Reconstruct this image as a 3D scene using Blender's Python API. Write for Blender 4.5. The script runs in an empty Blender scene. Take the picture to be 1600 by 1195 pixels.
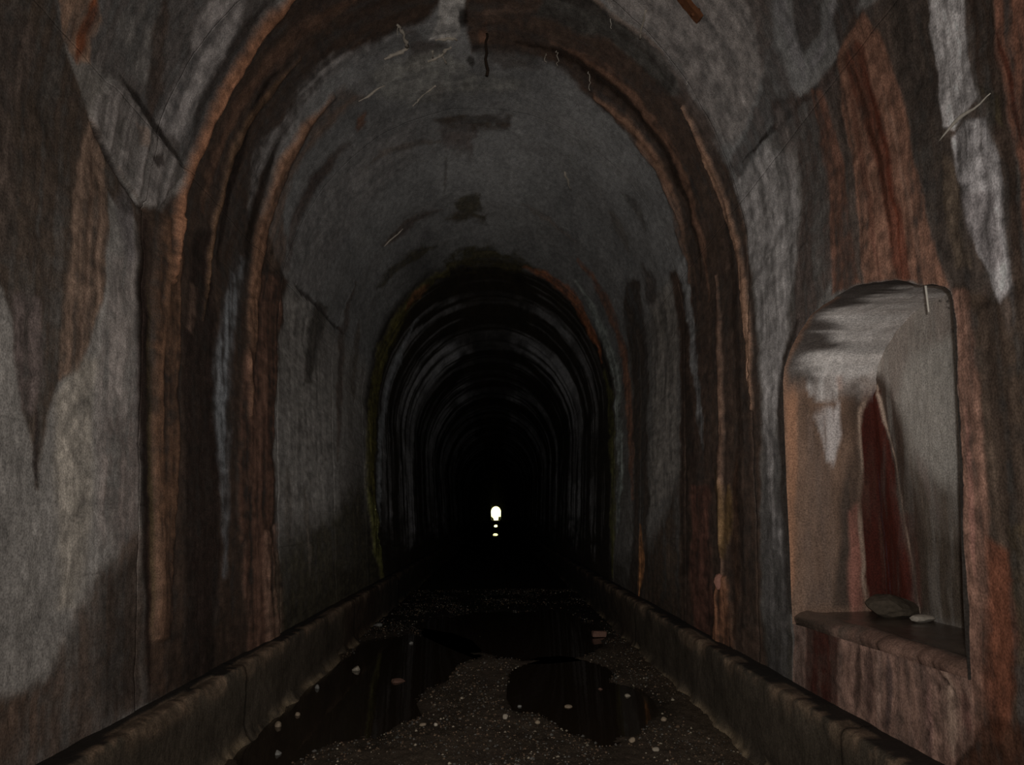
import bpy, bmesh, math, random
import numpy as np

# ------------------------------------------------------------------ camera, light, exposure
SC = bpy.context.scene
COL = SC.collection
random.seed(7)
F_PX, YAW, PITCH, ROLL = 1150.0, .0238, .18, .015
EYE = np.array([.1, 0.0, 1.7])


def cam_axes():
    cy, sy = math.cos(YAW), math.sin(YAW)
    cp, sp = math.cos(PITCH), math.sin(PITCH)
    cr, sr = math.cos(ROLL), math.sin(ROLL)
    r = np.array([cy, -sy, 0]); fw = np.array([sy, cy, 0]); z = np.array([0, 0, 1.0])
    F = fw * cp + z * sp
    U = -fw * sp + z * cp
    return r * cr - U * sr, r * sr + U * cr, F


RX, UX, FX = cam_axes()
from mathutils import Matrix, Vector
cam = bpy.data.cameras.new('camera')
cam.sensor_width = 36.0
cam.lens = F_PX * 36.0 / 1600.0
cam.clip_start = .05
cam.clip_end = 2000
camo = bpy.data.objects.new('camera', cam)
COL.objects.link(camo)
B = -FX
camo.matrix_world = Matrix(((RX[0], UX[0], B[0], EYE[0]), (RX[1], UX[1], B[1], EYE[1]),
                            (RX[2], UX[2], B[2], EYE[2]), (0, 0, 0, 1)))
SC.camera = camo

world = bpy.data.worlds.new('sky')
SC.world = world
world.use_nodes = True
bg = world.node_tree.nodes['Background']
bg.inputs[0].default_value = (1.0, .97, .42, 1)
bg.inputs[1].default_value = 4.0

# the photographer's lights: a wide flash head held up and to the right, and a torch aimed down the tunnel
fl = bpy.data.lights.new('camera_flash', 'POINT')
fl.energy = 205
fl.color = (1.0, .955, .90)
fl.shadow_soft_size = .02
flo = bpy.data.objects.new('camera_flash', fl)
flo.location = (.135, -.03, 1.75)
COL.objects.link(flo)
to = bpy.data.lights.new('hand_torch', 'SPOT')
to.energy = 560
to.color = (1.0, .97, .93)
to.spot_size = math.radians(75)
to.spot_blend = 1.0
to.shadow_soft_size = .02
too = bpy.data.objects.new('hand_torch', to)
too.location = (.135, -.03, 1.75)
d_ = Vector((0.0, 1, .14)).normalized()
too.rotation_euler = d_.to_track_quat('-Z', 'Y').to_euler()
COL.objects.link(too)

hs = bpy.data.lights.new('far_fill_spot', 'SPOT')  # added fill spot with no lamp behind it, brightens the far tunnel
hs.energy = 750
hs.color = (1.0, .97, .93)
hs.spot_size = math.radians(36)
hs.spot_blend = 1.0
hs.shadow_soft_size = .02
hso = bpy.data.objects.new('far_fill_spot', hs)
hso.location = (.135, -.03, 1.75)
hso.rotation_euler = Vector((0.0, 1, .05)).normalized().to_track_quat('-Z', 'Y').to_euler()
COL.objects.link(hso)

SC.view_settings.view_transform = 'Standard'
SC.view_settings.look = 'None'
SC.view_settings.exposure = 0.0
SC.view_settings.gamma = 1.0
SC.view_settings.use_curve_mapping = False
SC.cycles.max_bounces = 6
SC.cycles.diffuse_bounces = 4
SC.cycles.sample_clamp_indirect = 2.0
SC.cycles.caustics_reflective = False
SC.cycles.caustics_refractive = False

UNIFORM = False

# ------------------------------------------------------------------ noise
def _hash(ix, iy, iz):
    h = (ix * 374761393 + iy * 668265263 + iz * 2147483647 + 1013904223) & 0xffffffff
    h = ((h ^ (h >> 13)) * 1274126177) & 0xffffffff
    h = ((h ^ (h >> 15)) * 2246822519) & 0xffffffff
    return ((h ^ (h >> 16)) & 0xffff) / 65535.0


def vnoise(x, y, seed=0):
    ix = np.floor(x).astype(np.int64); iy = np.floor(y).astype(np.int64)
    fx = x - ix; fy = y - iy
    fx = fx * fx * (3 - 2 * fx); fy = fy * fy * (3 - 2 * fy)
    s = np.int64(seed)
    a = _hash(ix, iy, s); b = _hash(ix + 1, iy, s); c = _hash(ix, iy + 1, s); d = _hash(ix + 1, iy + 1, s)
    return (a * (1 - fx) + b * fx) * (1 - fy) + (c * (1 - fx) + d * fx) * fy


def fbm(x, y, seed=0, octv=4, gain=.5):
    t = 0; a = 1; n = 0
    for o in range(octv):
        t = t + a * vnoise(x * 2 ** o + 17.3 * o, y * 2 ** o + 9.1 * o, seed + o)
        n += a; a *= gain
    return t / n


def smooth(a, b, x):
    t = np.clip((x - a) / (b - a), 0, 1)
    return t * t * (3 - 2 * t)


def lin(c):
    c = np.asarray(c, float) / 255.0
    return np.where(c <= .04045, c / 12.92, ((c + .055) / 1.055) ** 2.4)


# ------------------------------------------------------------------ tunnel section
R, ZS, HV, BATT, ZK, XB = 2.25, 3.8, 2.6, .052, .58, 1.89      # half width, spring height, rise, batter, kerb height, kerb face
ZJ = 4.30                                                         # joint between wall and vault
L_END = 350.0


def wx(z):
    z = np.asarray(z, float)
    return np.where(z < ZS, R - BATT * np.maximum(ZS - z, 0), R * np.sqrt(np.clip(1 - ((z - ZS) / HV) ** 2, 0, 1)))


def _profile():
    th = np.linspace(math.pi / 2, 0, 900)
    x = R * np.cos(th); z = ZS + HV * np.sin(th)
    zz = np.linspace(ZS, -.1, 400)[1:]
    x = np.concatenate([x, R - BATT * (ZS - zz)]); z = np.concatenate([z, zz])
    s = np.concatenate([[0], np.cumsum(np.hypot(np.diff(x), np.diff(z)))])
    return s, x, z


PS, PX, PZ = _profile()
_dx = np.gradient(PX, PS); _dz = np.gradient(PZ, PS)
PNX, PNZ = _dz / np.hypot(_dx, _dz), -_dx / np.hypot(_dx, _dz)      # inward for the right side (points to -x)
S_J = float(np.interp(-ZJ, -PZ, PS)); S_K = float(np.interp(-(ZK - .08), -PZ, PS))


def prof(s):
    a = np.abs(s); g = np.sign(s); g = np.where(g == 0, 1, g)
    return g * np.interp(a, PS, PX), np.interp(a, PS, PZ), g * np.interp(a, PS, PNX), np.interp(a, PS, PNZ)


def ray(px, py):
    return RX * (px - 800) / F_PX - UX * (py - 597.5) / F_PX + FX


_hits = {}


def hit(px, py):
    """photo point -> (y, s) on the lining"""
    k = (px, py)
    if k not in _hits:
        v = ray(px, py); lo, hi = .1, 900.0
        for _ in range(60):
            m = (lo * hi) ** .5
            P = EYE + v * m
            if -.1 < P[2] < ZS + HV and abs(P[0]) < wx(P[2]): lo = m
            else: hi = m
        P = EYE + v * lo
        if P[2] > ZS + HV * .8:
            s = float(np.interp(abs(P[0]), PX[:900], PS[:900]))
        else:
            s = float(np.interp(-P[2], -PZ, PS))
        _hits[k] = (float(P[1]), math.copysign(s, P[0]))
    return _hits[k]


def ground(px, py, z=0.0):
    v = ray(px, py); t = (z - EYE[2]) / v[2]
    P = EYE + v * t
    return float(P[0]), float(P[1])


# ------------------------------------------------------------------ stains: soft polygons in surface coordinates
def poly_sdf(u, v, pts):
    p = np.asarray(pts, float); q = np.roll(p, -1, 0)
    d2 = np.full(u.shape, 1e18); ins = np.zeros(u.shape, bool)
    for (ax, ay), (bx, by) in zip(p, q):
        ex, ey = bx - ax, by - ay
        t = np.clip(((u - ax) * ex + (v - ay) * ey) / (ex * ex + ey * ey + 1e-12), 0, 1)
        d2 = np.minimum(d2, (u - ax - t * ex) ** 2 + (v - ay - t * ey) ** 2)
        c = (ay > v) != (by > v)
        if abs(by - ay) > 1e-12:
            c &= u < (bx - ax) * (v - ay) / (by - ay) + ax
            ins ^= c
    d = np.sqrt(d2)
    return np.where(ins, d, -d)


def line_dist(u, v, pts, along=False):
    p = np.asarray(pts, float)
    d2 = np.full(u.shape, 1e18); s = np.zeros(u.shape)
    ln = np.hypot(*np.diff(p, axis=0).T); c0 = np.concatenate([[0], np.cumsum(ln)]); tot = c0[-1] + 1e-9
    for i, ((ax, ay), (bx, by)) in enumerate(zip(p[:-1], p[1:])):
        ex, ey = bx - ax, by - ay
        t = np.clip(((u - ax) * ex + (v - ay) * ey) / (ex * ex + ey * ey + 1e-12), 0, 1)
        q2 = (u - ax - t * ex) ** 2 + (v - ay - t * ey) ** 2
        s = np.where(q2 < d2, (c0[i] + t * ln[i]) / tot, s); d2 = np.minimum(d2, q2)
    return (np.sqrt(d2), s) if along else np.sqrt(d2)


KU = 2.2
def to_uv(pts):
    out = []
    for a in pts:
        y, s = hit(*a)
        out.append((KU * math.log(max(y, .5)), s))
    return out


NY0, NY1, NZ0, NZS, NZT, NDEEP = 3.235, 5.17, 1.045, 2.58, 3.02, .66
NYC, NYR = (NY0 + NY1) / 2, (NY1 - NY0) / 2
# light level by distance, used only to turn colours read off the photograph into surface albedo
_EY = [2.0, 2.9, 4.2, 5.6, 7.0, 9.3, 12.0, 15.0, 19.0, 25.0, 40.0]
_EV = [.44, .394, .29, .228, .150, .086, .062, .046, .032, .019, .006]
def alb(rgb, y, k=1.0):
    rgb = np.asarray(rgb, float); g = rgb.mean(); rgb = g + (rgb - g) * (.84 if rgb[0] - rgb[2] > 14 else 1.0)
    return np.clip(lin(rgb) / np.interp(y, _EY, _EV) * k, .004, .8)


STAINS = []
def S(rgb, alpha, soft, pts, warp=5, ridge=0.0, wet=0.0, streak=.35):
    """soft-edged stain: an area of the lining bounded by these photo points"""
    q = to_uv(pts)
    ym = float(np.mean([math.exp(a / KU) for a, b in q]))
    kv = 1.5 if np.mean([abs(b) for a, b in q]) < S_J - .2 and ym < 7 and sum(rgb) > 170 else 1.0
    STAINS.append(('a', alb(rgb, ym, kv), alpha, .6 * soft * ym / F_PX, q, warp * ym / F_PX, ridge, wet, streak))


def W(rgb, alpha, w, pts, soft=None, warp=3, ridge=0.0, wet=0.0, streak=.3):
    """stain run of width w (photo pixels) along these points"""
    q = to_uv(pts)
    ym = float(np.mean([math.exp(a / KU) for a, b in q]))
    k = ym / F_PX
    STAINS.append(('l', alb(rgb, ym), alpha, (w * .5 * k, (soft if soft is not None else w * .25) * k), q, warp * k, ridge, wet, streak))


def V(rgb, alpha, soft, keys, **k):
    """vertical strip given as rows (photo y, left x, right x)"""
    S(rgb, alpha, soft, [(a, y) for y, a, b in keys] + [(b, y) for y, a, b in keys[::-1]], **k)


# ---- left wall, near block
S((47, 39, 33), .92, 7, [(-500, -40), (80, -20), (100, 57), (137, 180), (170, 247), (214, 318), (219, 345), (190, 330), (170, 300), (166, 430), (152, 500), (132, 560), (122, 580), (90, 596), (84, 615), (75, 650), (66, 700), (60, 766), (55, 766), (52, 700), (46, 680), (34, 640), (20, 560), (18, 500), (5, 450), (-60, 380), (-160, 420), (-300, 330), (-500, 360)], warp=4)
S((62, 54, 50), .6, 20, [(-30, 20), (40, 10), (60, 90), (20, 180), (-30, 200)])
S((66, 56, 50), .7, 12, [(0, 180), (18, 190), (22, 330), (15, 400), (-10, 400)])
S((90, 72, 60), .85, 7, [(140, 188), (154, 205), (166, 260), (167, 330), (166, 430), (152, 500), (132, 560), (118, 580), (95, 590), (100, 480), (108, 380), (122, 260)], warp=4)
W((60, 46, 38), .6, 6, [(150, 215), (140, 320), (132, 450), (122, 560)])
W((60, 46, 38), .45, 4, [(160, 250), (150, 380), (142, 470)])
S((74, 66, 64), .75, 9, [(18, 455), (64, 465), (72, 540), (66, 600), (50, 650), (32, 640), (20, 560)], streak=.6)
W((36, 29, 27), .85, 6, [(57, 640), (56, 700), (57, 764)])
V((106, 99, 90), .75, 14, [(560, 132, 160), (620, 85, 146), (800, 88, 143), (950, 92, 118)], streak=.15)
V((82, 76, 73), .7, 12, [(400, 178, 212), (470, 166, 213), (640, 152, 216), (860, 150, 219)], streak=.7)
S((60, 53, 50), .65, 14, [(165, 660), (215, 640), (218, 850), (180, 850), (160, 770)], streak=.8, warp=10)
S((58, 47, 40), .92, 20, [(-400, 1110), (-40, 1092), (30, 1078), (70, 1055), (95, 1000), (120, 955), (140, 930), (150, 900), (190, 850), (220, 825), (226, 1100), (100, 1190), (-40, 1250), (-400, 1400)], warp=9)
S((66, 50, 40), .5, 25, [(-20, 1090), (60, 1080), (70, 1160), (-20, 1200)])
S((37, 31, 27), .85, 20, [(165, 905), (219, 845), (226, 1092), (160, 1120), (150, 1040)], warp=9)
W((70, 66, 66), .8, 26, [(196, 300), (200, 360), (204, 420)], soft=9)
W((60, 55, 54), .5, 8, [(211, 420), (214, 560), (217, 760)])
# ---- vault above it
S((52, 48, 46), .85, 14, [(100, 57), (180, 130), (285, 265), (335, 160), (430, 10), (440, -60), (60, -60)], warp=8, streak=.5)
S((76, 73, 72), .85, 13, [(243, 195), (262, 215), (285, 228), (300, 185), (330, 118), (365, 55), (380, 0), (350, -30), (316, 5), (300, 80), (268, 140)], warp=9, streak=.5)
S((68, 66, 64), .7, 12, [(185, 35), (240, -10), (252, 60), (232, 130), (200, 112)], warp=9)
W((46, 38, 33), .75, 24, [(258, -10), (250, 60), (240, 130), (238, 190)], warp=9)
W((34, 30, 28), .85, 20, [(290, 245), (312, 190), (340, 125), (378, 62), (425, -5)], warp=5)
S((106, 82, 66), .9, 6, [(90, -15), (152, -15), (156, 30), (140, 60), (137, 94), (118, 100), (100, 60)])
W((100, 50, 26), .9, 13, [(152, -10), (142, 25), (130, 55), (118, 96)])
S((78, 74, 72), .95, 5, [(142, 188), (150, 150), (176, 132), (200, 142), (230, 190), (284, 266), (268, 290), (246, 325), (215, 310), (170, 247)], warp=6, ridge=.02, streak=.5)
S((92, 76, 66), .6, 6, [(205, 190), (228, 200), (226, 230), (212, 225)])
S((36, 32, 30), .9, 4, [(232, 246), (248, 238), (250, 258), (240, 264)])
W((24, 20, 18), .9, 7, [(137, 182), (152, 215), (170, 247), (192, 285), (214, 318), (238, 338)], ridge=-.02)
W((26, 23, 21), .9, 14, [(186, 118), (212, 150), (236, 186), (262, 225), (290, 266)])
W((62, 56, 52), .7, 4, [(176, 250), (200, 290), (222, 320)])
# ---- leaking joint ring, left half
S((31, 23, 18), .97, 8, [(216, 322), (250, 325), (283, 290), (335, 160), (430, 10), (560, -90), (790, -90), (700, -10), (690, 0), (660, 35), (600, 60), (540, 92), (480, 150), (450, 200), (420, 270), (405, 330), (440, 420), (452, 440), (440, 500), (430, 600), (428, 700), (432, 800), (440, 900), (452, 1015), (300, 1070), (230, 1100), (224, 1000), (222, 860), (218, 600), (214, 430)], warp=4, wet=.3, streak=.12)
W((17, 12, 10), .9, 17, [(230, 345), (221, 430), (225, 600), (230, 860), (235, 1070)], warp=2)
V((62, 42, 29), .85, 7, [(340, 256, 286), (430, 238, 280), (550, 236, 277), (700, 238, 276), (850, 240, 268), (1000, 240, 262)], ridge=.03, wet=.4, streak=.6, warp=3)
V((58, 42, 32), .4, 7, [(820, 232, 256), (1080, 236, 262)], streak=.6)
W((44, 36, 22), .6, 5, [(231, 440), (233, 700), (238, 1000)])
W((100, 66, 46), .92, 12, [(262, 440), (270, 370), (283, 300), (300, 252), (316, 210), (335, 167), (365, 110), (400, 58), (432, 18), (475, -30), (540, -80)], ridge=.045, wet=.4, warp=3)
W((60, 42, 32), .7, 14, [(316, 330), (330, 270), (350, 210), (390, 140), (450, 70), (520, 20), (600, -20)], warp=4)
V((20, 15, 13), .85, 10, [(360, 308, 330), (500, 285, 335), (700, 287, 345), (900, 290, 342), (1060, 292, 332)], streak=.5)
S((58, 44, 36), .7, 5, [(296, 440), (308, 445), (306, 490), (298, 520), (290, 510)])
S((66, 68, 70), .8, 12, [(372, 400), (384, 402), (372, 470), (362, 560), (358, 650), (354, 780), (352, 900), (350, 780), (337, 650), (340, 560), (352, 480)], wet=.2, streak=.7)
W((66, 64, 63), .85, 17, [(388, 335), (400, 268), (423, 227), (460, 181), (477, 142), (517, 104), (567, 80), (632, 64)], warp=6, streak=.6)
V((50, 33, 25), .75, 6, [(430, 405, 440), (500, 392, 440), (600, 375, 428), (800, 372, 425), (950, 385, 432), (1015, 390, 444)], wet=.4, streak=.8, ridge=.015)
V((58, 42, 33), .75, 5, [(830, 410, 420), (920, 412, 430), (1010, 414, 436)], ridge=.02, streak=.7)
V((66, 50, 42), .6, 4, [(820, 430, 436), (920, 430, 442), (1000, 432, 448)], streak=.6)
S((48, 37, 30), .75, 8, [(398, 335), (412, 296), (440, 240), (465, 205), (500, 165), (540, 132), (566, 146), (530, 185), (486, 235), (455, 290), (446, 340), (450, 420), (425, 420)], warp=6)
W((27, 21, 18), .85, 11, [(452, 420), (462, 350), (477, 311), (494, 278), (534, 234), (548, 225)])
S((48, 31, 22), .85, 5, [(556, 200), (562, 185), (573, 176), (572, 192), (562, 207)])
W((13, 10, 9), .8, 10, [(432, 110), (395, 180), (366, 270), (350, 340), (340, 420)])
W((60, 43, 30), .8, 7, [(470, 90), (407, 166), (362, 241), (342, 322), (327, 402), (318, 500)], ridge=.02)
W((13, 10, 8), .8, 9, [(440, 215), (412, 285), (392, 360), (380, 440)])
W((68, 47, 34), .88, 13, [(520, 150), (470, 208), (445, 255), (425, 310), (408, 365), (398, 430), (392, 520), (388, 650)], ridge=.03)
# ---- right half of the ring
S((36, 26, 20), .97, 7, [(722, 12), (745, -90), (860, -90), (905, -10), (960, 22), (1034, 90), (1095, 167), (1125, 230), (1150, 300), (1171, 400), (1184, 550), (1191, 646), (1188, 800), (1192, 1000), (1200, 1070), (1110, 1025), (1061, 1000), (1062, 850), (1063, 600), (1055, 480), (1047, 425), (1072, 415), (1070, 380), (1054, 311), (1000, 227), (944, 174), (860, 98), (800, 84), (738, 84)], warp=4, wet=.3, streak=.12)
S((40, 39, 37), .9, 6, [(880, -20), (920, 2), (975, 38), (1034, 92), (1066, 140), (1050, 150), (1000, 104), (950, 66), (890, 40), (830, 20)])
W((84, 70, 60), .6, 5, [(912, -6), (950, 16), (1000, 52), (1036, 88)])
W((17, 12, 9), .9, 11, [(806, 64), (867, 80), (907, 97), (967, 144), (1014, 194), (1054, 264), (1078, 318), (1088, 361), (1096, 440)], warp=4)
W((68, 48, 36), .8, 12, [(930, 148), (975, 190), (1012, 236), (1046, 296), (1066, 370), (1078, 440)], ridge=.02)
W((64, 44, 33), .7, 9, [(860, 66), (930, 100), (990, 150), (1040, 220), (1075, 290), (1095, 370), (1106, 470)], warp=4)
W((90, 66, 51), .8, 9, [(1066, 165), (1100, 230), (1121, 288), (1140, 340), (1155, 400), (1165, 480), (1172, 560), (1176, 640)], ridge=.03)
W((20, 15, 12), .7, 9, [(1130, 330), (1145, 420), (1152, 560), (1156, 760), (1160, 1000)])
W((70, 51, 40), .75, 8, [(1118, 430), (1125, 520), (1127, 650), (1129, 800), (1130, 900)], ridge=.025, wet=.5)
V((20, 15, 12), .8, 7, [(480, 1062, 1070), (600, 1066, 1080), (760, 1064, 1090), (900, 1064, 1080)], streak=.5)
V((50, 28, 21), .7, 8, [(760, 1082, 1108), (900, 1080, 1112), (1010, 1085, 1112)], wet=.4)
V((76, 48, 32), .85, 6, [(900, 1122, 1138), (960, 1116, 1146), (1015, 1112, 1150)], ridge=.03, wet=.3, streak=.8)
W((34, 22, 15), .8, 12, [(1150, 700), (1148, 850), (1150, 1000)])
S((62, 62, 62), .85, 4, [(1052, 398), (1068, 398), (1080, 470), (1092, 576), (1098, 650), (1101, 705), (1090, 650), (1082, 560), (1072, 480)])
S((74, 70, 68), .85, 10, [(880, -60), (1180, -60), (1192, 30), (1196, 110), (1170, 180), (1148, 232), (1128, 222), (1097, 160), (1036, 84), (962, 16), (900, -30)], warp=6, streak=.15)
# crown of the ring
S((80, 78, 76), .9, 4, [(690, -20), (727, -20), (722, 22), (720, 50), (702, 62), (672, 58), (685, 30)], warp=4)
S((15, 12, 10), .9, 3, [(717, 14), (728, 10), (733, 34), (727, 46), (719, 40)])
W((60, 46, 38), .6, 6, [(740, 20), (790, 18), (830, 12)])
S((68, 46, 34), .7, 5, [(748, 45), (760, 36), (762, 62), (752, 68)])
S((30, 26, 24), .75, 8, [(620, 52), (668, 58), (700, 66), (700, 85), (660, 112), (630, 108), (640, 80)], warp=7, streak=.6)
S((34, 31, 29), .75, 8, [(735, 72), (830, 80), (850, 104), (800, 112), (745, 90)], warp=6)
W((20, 18, 16), .85, 7, [(730, 95), (742, 97)])
W((24, 22, 20), .85, 6, [(722, 137), (736, 134)])
S((62, 61, 58), .6, 8, [(580, 110), (620, 92), (700, 82), (740, 110), (820, 130), (830, 145), (740, 150), (640, 160), (590, 150)], warp=6)
S((42, 40, 38), .6, 6, [(655, 150), (690, 128), (700, 140), (680, 158)])
# ---- vault beyond it
S((48, 46, 45), .5, 20, [(440, 420), (480, 320), (560, 220), (660, 170), (640, 260), (540, 380), (500, 470)], warp=10)
S((26, 21, 17), .85, 6, [(678, 184), (740, 178), (802, 183), (800, 195), (740, 202), (690, 198)], warp=6)
S((34, 29, 27), .7, 10, [(690, 200), (748, 200), (740, 226), (745, 244), (705, 240), (690, 220)], warp=8)
W((40, 36, 33), .7, 5, [(690, 222), (640, 226), (600, 240), (570, 262)])
S((22, 20, 15), .9, 5, [(712, 318), (720, 306), (750, 308), (752, 326), (735, 336), (716, 332)], warp=5)
S((22, 19, 14), .9, 5, [(695, 346), (712, 332), (735, 332), (760, 336), (760, 350), (740, 346), (710, 347)], warp=4)
W((27, 22, 19), .8, 7, [(598, 388), (625, 362), (656, 340), (692, 328)])
W((40, 36, 33), .6, 4, [(815, 322), (845, 338), (872, 354), (900, 376)])
S((17, 15, 8), .92, 6, [(692, 405), (712, 394), (746, 388), (765, 382), (795, 398), (830, 410), (850, 425), (800, 425), (700, 425)], warp=6)
W((19, 17, 12), .85, 8, [(590, 450), (630, 412), (660, 392), (682, 386)])
W((30, 27, 24), .5, 4, [(700, 240), (696, 270), (694, 300)])
W((34, 31, 28), .6, 8, [(970, 300), (990, 320), (1010, 360)])
W((34, 31, 28), .5, 7, [(950, 330), (975, 370), (985, 400)])
# ---- pale panel, left
V((54, 52, 50), .7, 10, [(470, 450, 490), (560, 438, 500), (700, 434, 530), (800, 440, 530)], streak=.3)
S((23, 21, 19), .88, 5, [(497, 468), (513, 482), (503, 530), (486, 600), (474, 600), (482, 530)], warp=4)
W((20, 18, 17), .9, 7, [(462, 440), (480, 462), (500, 482), (528, 512), (548, 530)], warp=6, ridge=-.02)
W((30, 25, 22), .8, 8, [(556, 440), (540, 500), (534, 560), (530, 640), (528, 720)])
W((26, 23, 20), .7, 6, [(563, 500), (556, 560), (553, 630)])
S((19, 17, 12), .9, 28, [(428, 880), (470, 830), (520, 805), (566, 750), (596, 905), (560, 935), (440, 1030)], warp=8, streak=.2)
W((44, 40, 36), .6, 7, [(478, 760), (482, 850), (488, 900)])
W((30, 26, 22), .5, 10, [(450, 730), (452, 860)])
# ---- pale panel, right
S((52, 49, 46), .6, 8, [(1012, 470), (1046, 440), (1058, 600), (1062, 760), (1014, 800)], streak=.4)
S((22, 17, 13), .9, 16, [(1008, 860), (1040, 800), (1063, 740), (1064, 1000), (1005, 960)], warp=6, streak=.5)
S((24, 21, 19), .85, 6, [(1003, 412), (1016, 420), (1030, 462), (1022, 478), (1010, 474)], warp=5)
V((18, 14, 11), .9, 5, [(440, 975, 1000), (500, 975, 1005), (600, 988, 1011), (750, 990, 1014), (900, 985, 1012), (940, 980, 1008)], wet=.5)
W((48, 28, 18), .8, 10, [(902, 405), (932, 445), (960, 505), (979, 590), (985, 680), (988, 780)], wet=.4)
W((84, 44, 22), .85, 8, [(1001, 820), (1001, 880), (1000, 935)])
W((47, 49, 47), .9, 10, [(900, 440), (930, 490), (953, 550), (966, 640), (969, 740), (964, 830)])
W((52, 27, 14), .8, 8, [(818, 418), (850, 430), (890, 460), (922, 512), (942, 566)])
W((30, 29, 11), .85, 9, [(945, 580), (954, 640), (958, 740), (956, 900)], wet=.7)
# ---- olive ring, left; then tints painted for daylight glints
W((32, 29, 10), .85, 12, [(598, 905), (586, 840), (577, 740), (586, 610), (612, 520), (655, 455), (700, 424)], wet=.9, ridge=.03)
W((40, 20, 11), .7, 6, [(632, 482), (648, 462), (668, 446)])
W((40, 41, 42), .8, 7, [(594, 820), (592, 720), (600, 640), (622, 560), (655, 500)])
W((30, 30, 12), .8, 8, [(574, 760), (580, 800), (586, 850), (597, 900)], wet=1.0, ridge=.02)
W((60, 44, 22), .6, 16, [(1122, 735), (1128, 800), (1132, 870)], wet=1.0, ridge=.012)  # yellow-brown tint painted in for daylight glints on the wet run
W((60, 44, 22), .6, 10, [(1140, 760), (1141, 800), (1139, 850)], wet=1.0, ridge=.012)
# ---- near vault, right
S((44, 39, 37), .75, 10, [(1152, 285), (1138, 262), (1160, 215), (1192, 140), (1205, 60), (1245, 150), (1185, 235)], warp=9, streak=.5)
S((64, 60, 58), .35, 20, [(1000, 60), (1080, 80), (1120, 160), (1130, 240), (1090, 190), (1040, 110)], warp=9)
W((24, 20, 18), .92, 13, [(1345, 36), (1315, 84), (1292, 128), (1250, 158), (1205, 205), (1160, 255)], warp=6)
W((84, 82, 83), .85, 18, [(1208, -20), (1222, 25), (1240, 70), (1256, 125)], warp=6, streak=.5)
W((84, 82, 83), .85, 15, [(1305, -20), (1298, 30), (1284, 72), (1260, 122)], warp=6, streak=.5)
S((40, 35, 33), .8, 8, [(1235, -20), (1290, -20), (1280, 50), (1255, 90), (1240, 50)])
S((54, 46, 42), .7, 10, [(1150, -30), (1205, -30), (1210, 60), (1190, 110), (1180, 40)])
S((40, 33, 30), .85, 8, [(1310, -30), (1345, -30), (1340, 40), (1312, 80), (1300, 40)])
S((58, 55, 54), .7, 6, [(1286, 110), (1298, 118), (1300, 138), (1290, 130)])
# ---- right wall between ring and niche
S((94, 91, 90), .85, 9, [(1147, 290), (1172, 258), (1200, 232), (1236, 250), (1250, 330), (1235, 450), (1226, 560), (1215, 640), (1202, 690), (1194, 640), (1187, 540), (1174, 400)], warp=7, streak=.35)
S((48, 41, 38), .93, 10, [(1200, 165), (1268, 142), (1310, 90), (1322, 180), (1312, 300), (1302, 430), (1262, 500), (1228, 560), (1236, 450), (1254, 330), (1243, 232), (1205, 235)], warp=7, streak=.6)
S((66, 62, 60), .6, 8, [(1205, 180), (1240, 160), (1245, 260), (1225, 330), (1215, 240)], warp=8, streak=.7)
V((29, 24, 21), .93, 6, [(500, 1244, 1248), (560, 1222, 1230), (640, 1213, 1234), (800, 1218, 1236), (960, 1224, 1240)], warp=3)
S((48, 46, 45), .85, 8, [(1194, 650), (1214, 690), (1220, 800), (1230, 950), (1236, 1075), (1200, 1065), (1191, 800)], streak=.4)
S((80, 77, 76), .7, 4, [(1192, 640), (1204, 690), (1206, 730), (1214, 800), (1218, 870), (1208, 860), (1198, 750)], streak=.7)
# ---- rust runs above and beside the niche
S((55, 44, 38), .9, 12, [(1330, 30), (1420, -40), (1700, -40), (1700, 470), (1500, 480), (1480, 450), (1400, 437), (1310, 455), (1290, 300), (1310, 90)], streak=.4)
S((76, 50, 39), .92, 6, [(1268, 140), (1285, 140), (1310, 220), (1325, 320), (1346, 442), (1300, 460), (1296, 330), (1280, 230)], wet=.3, streak=.5, warp=3)
S((54, 47, 43), .8, 5, [(1290, 140), (1304, 130), (1322, 230), (1345, 350), (1352, 440), (1342, 440), (1325, 320), (1308, 215)], streak=.4)
S((98, 68, 54), .94, 6, [(1308, 88), (1350, 18), (1376, 50), (1402, 130), (1432, 250), (1460, 380), (1484, 452), (1400, 437), (1352, 443), (1340, 330), (1318, 180)], warp=3, streak=.35)
S((68, 34, 23), .88, 6, [(1318, 92), (1336, 62), (1350, 72), (1366, 140), (1388, 230), (1408, 330), (1420, 400), (1424, 440), (1398, 437), (1384, 330), (1360, 230), (1332, 140)], wet=.35, streak=.6, warp=3)
W((44, 23, 15), .85, 9, [(1336, 110), (1362, 200), (1384, 300), (1396, 390)], streak=.5)
W((66, 30, 19), .8, 6, [(1350, 100), (1376, 200), (1398, 320), (1412, 430)])
W((74, 46, 36), .7, 10, [(1322, 110), (1342, 220), (1362, 340), (1376, 440)])
W((112, 84, 70), .6, 7, [(1376, 130), (1404, 240), (1428, 350), (1448, 445)])
S((50, 44, 40), .9, 10, [(1376, -30), (1440, -30), (1470, 150), (1490, 230), (1500, 300), (1530, 400), (1540, 520), (1520, 480), (1486, 440), (1460, 370), (1432, 250), (1402, 120)], streak=.4)
S((70, 58, 46), .55, 10, [(1465, 230), (1490, 260), (1505, 330), (1520, 420), (1495, 420), (1475, 330)])
S((136, 133, 133), .95, 6, [(1448, -20), (1503, -20), (1508, 50), (1520, 110), (1528, 150), (1506, 178), (1488, 200), (1472, 196), (1468, 140), (1456, 60)], streak=.5, warp=5)
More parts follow.
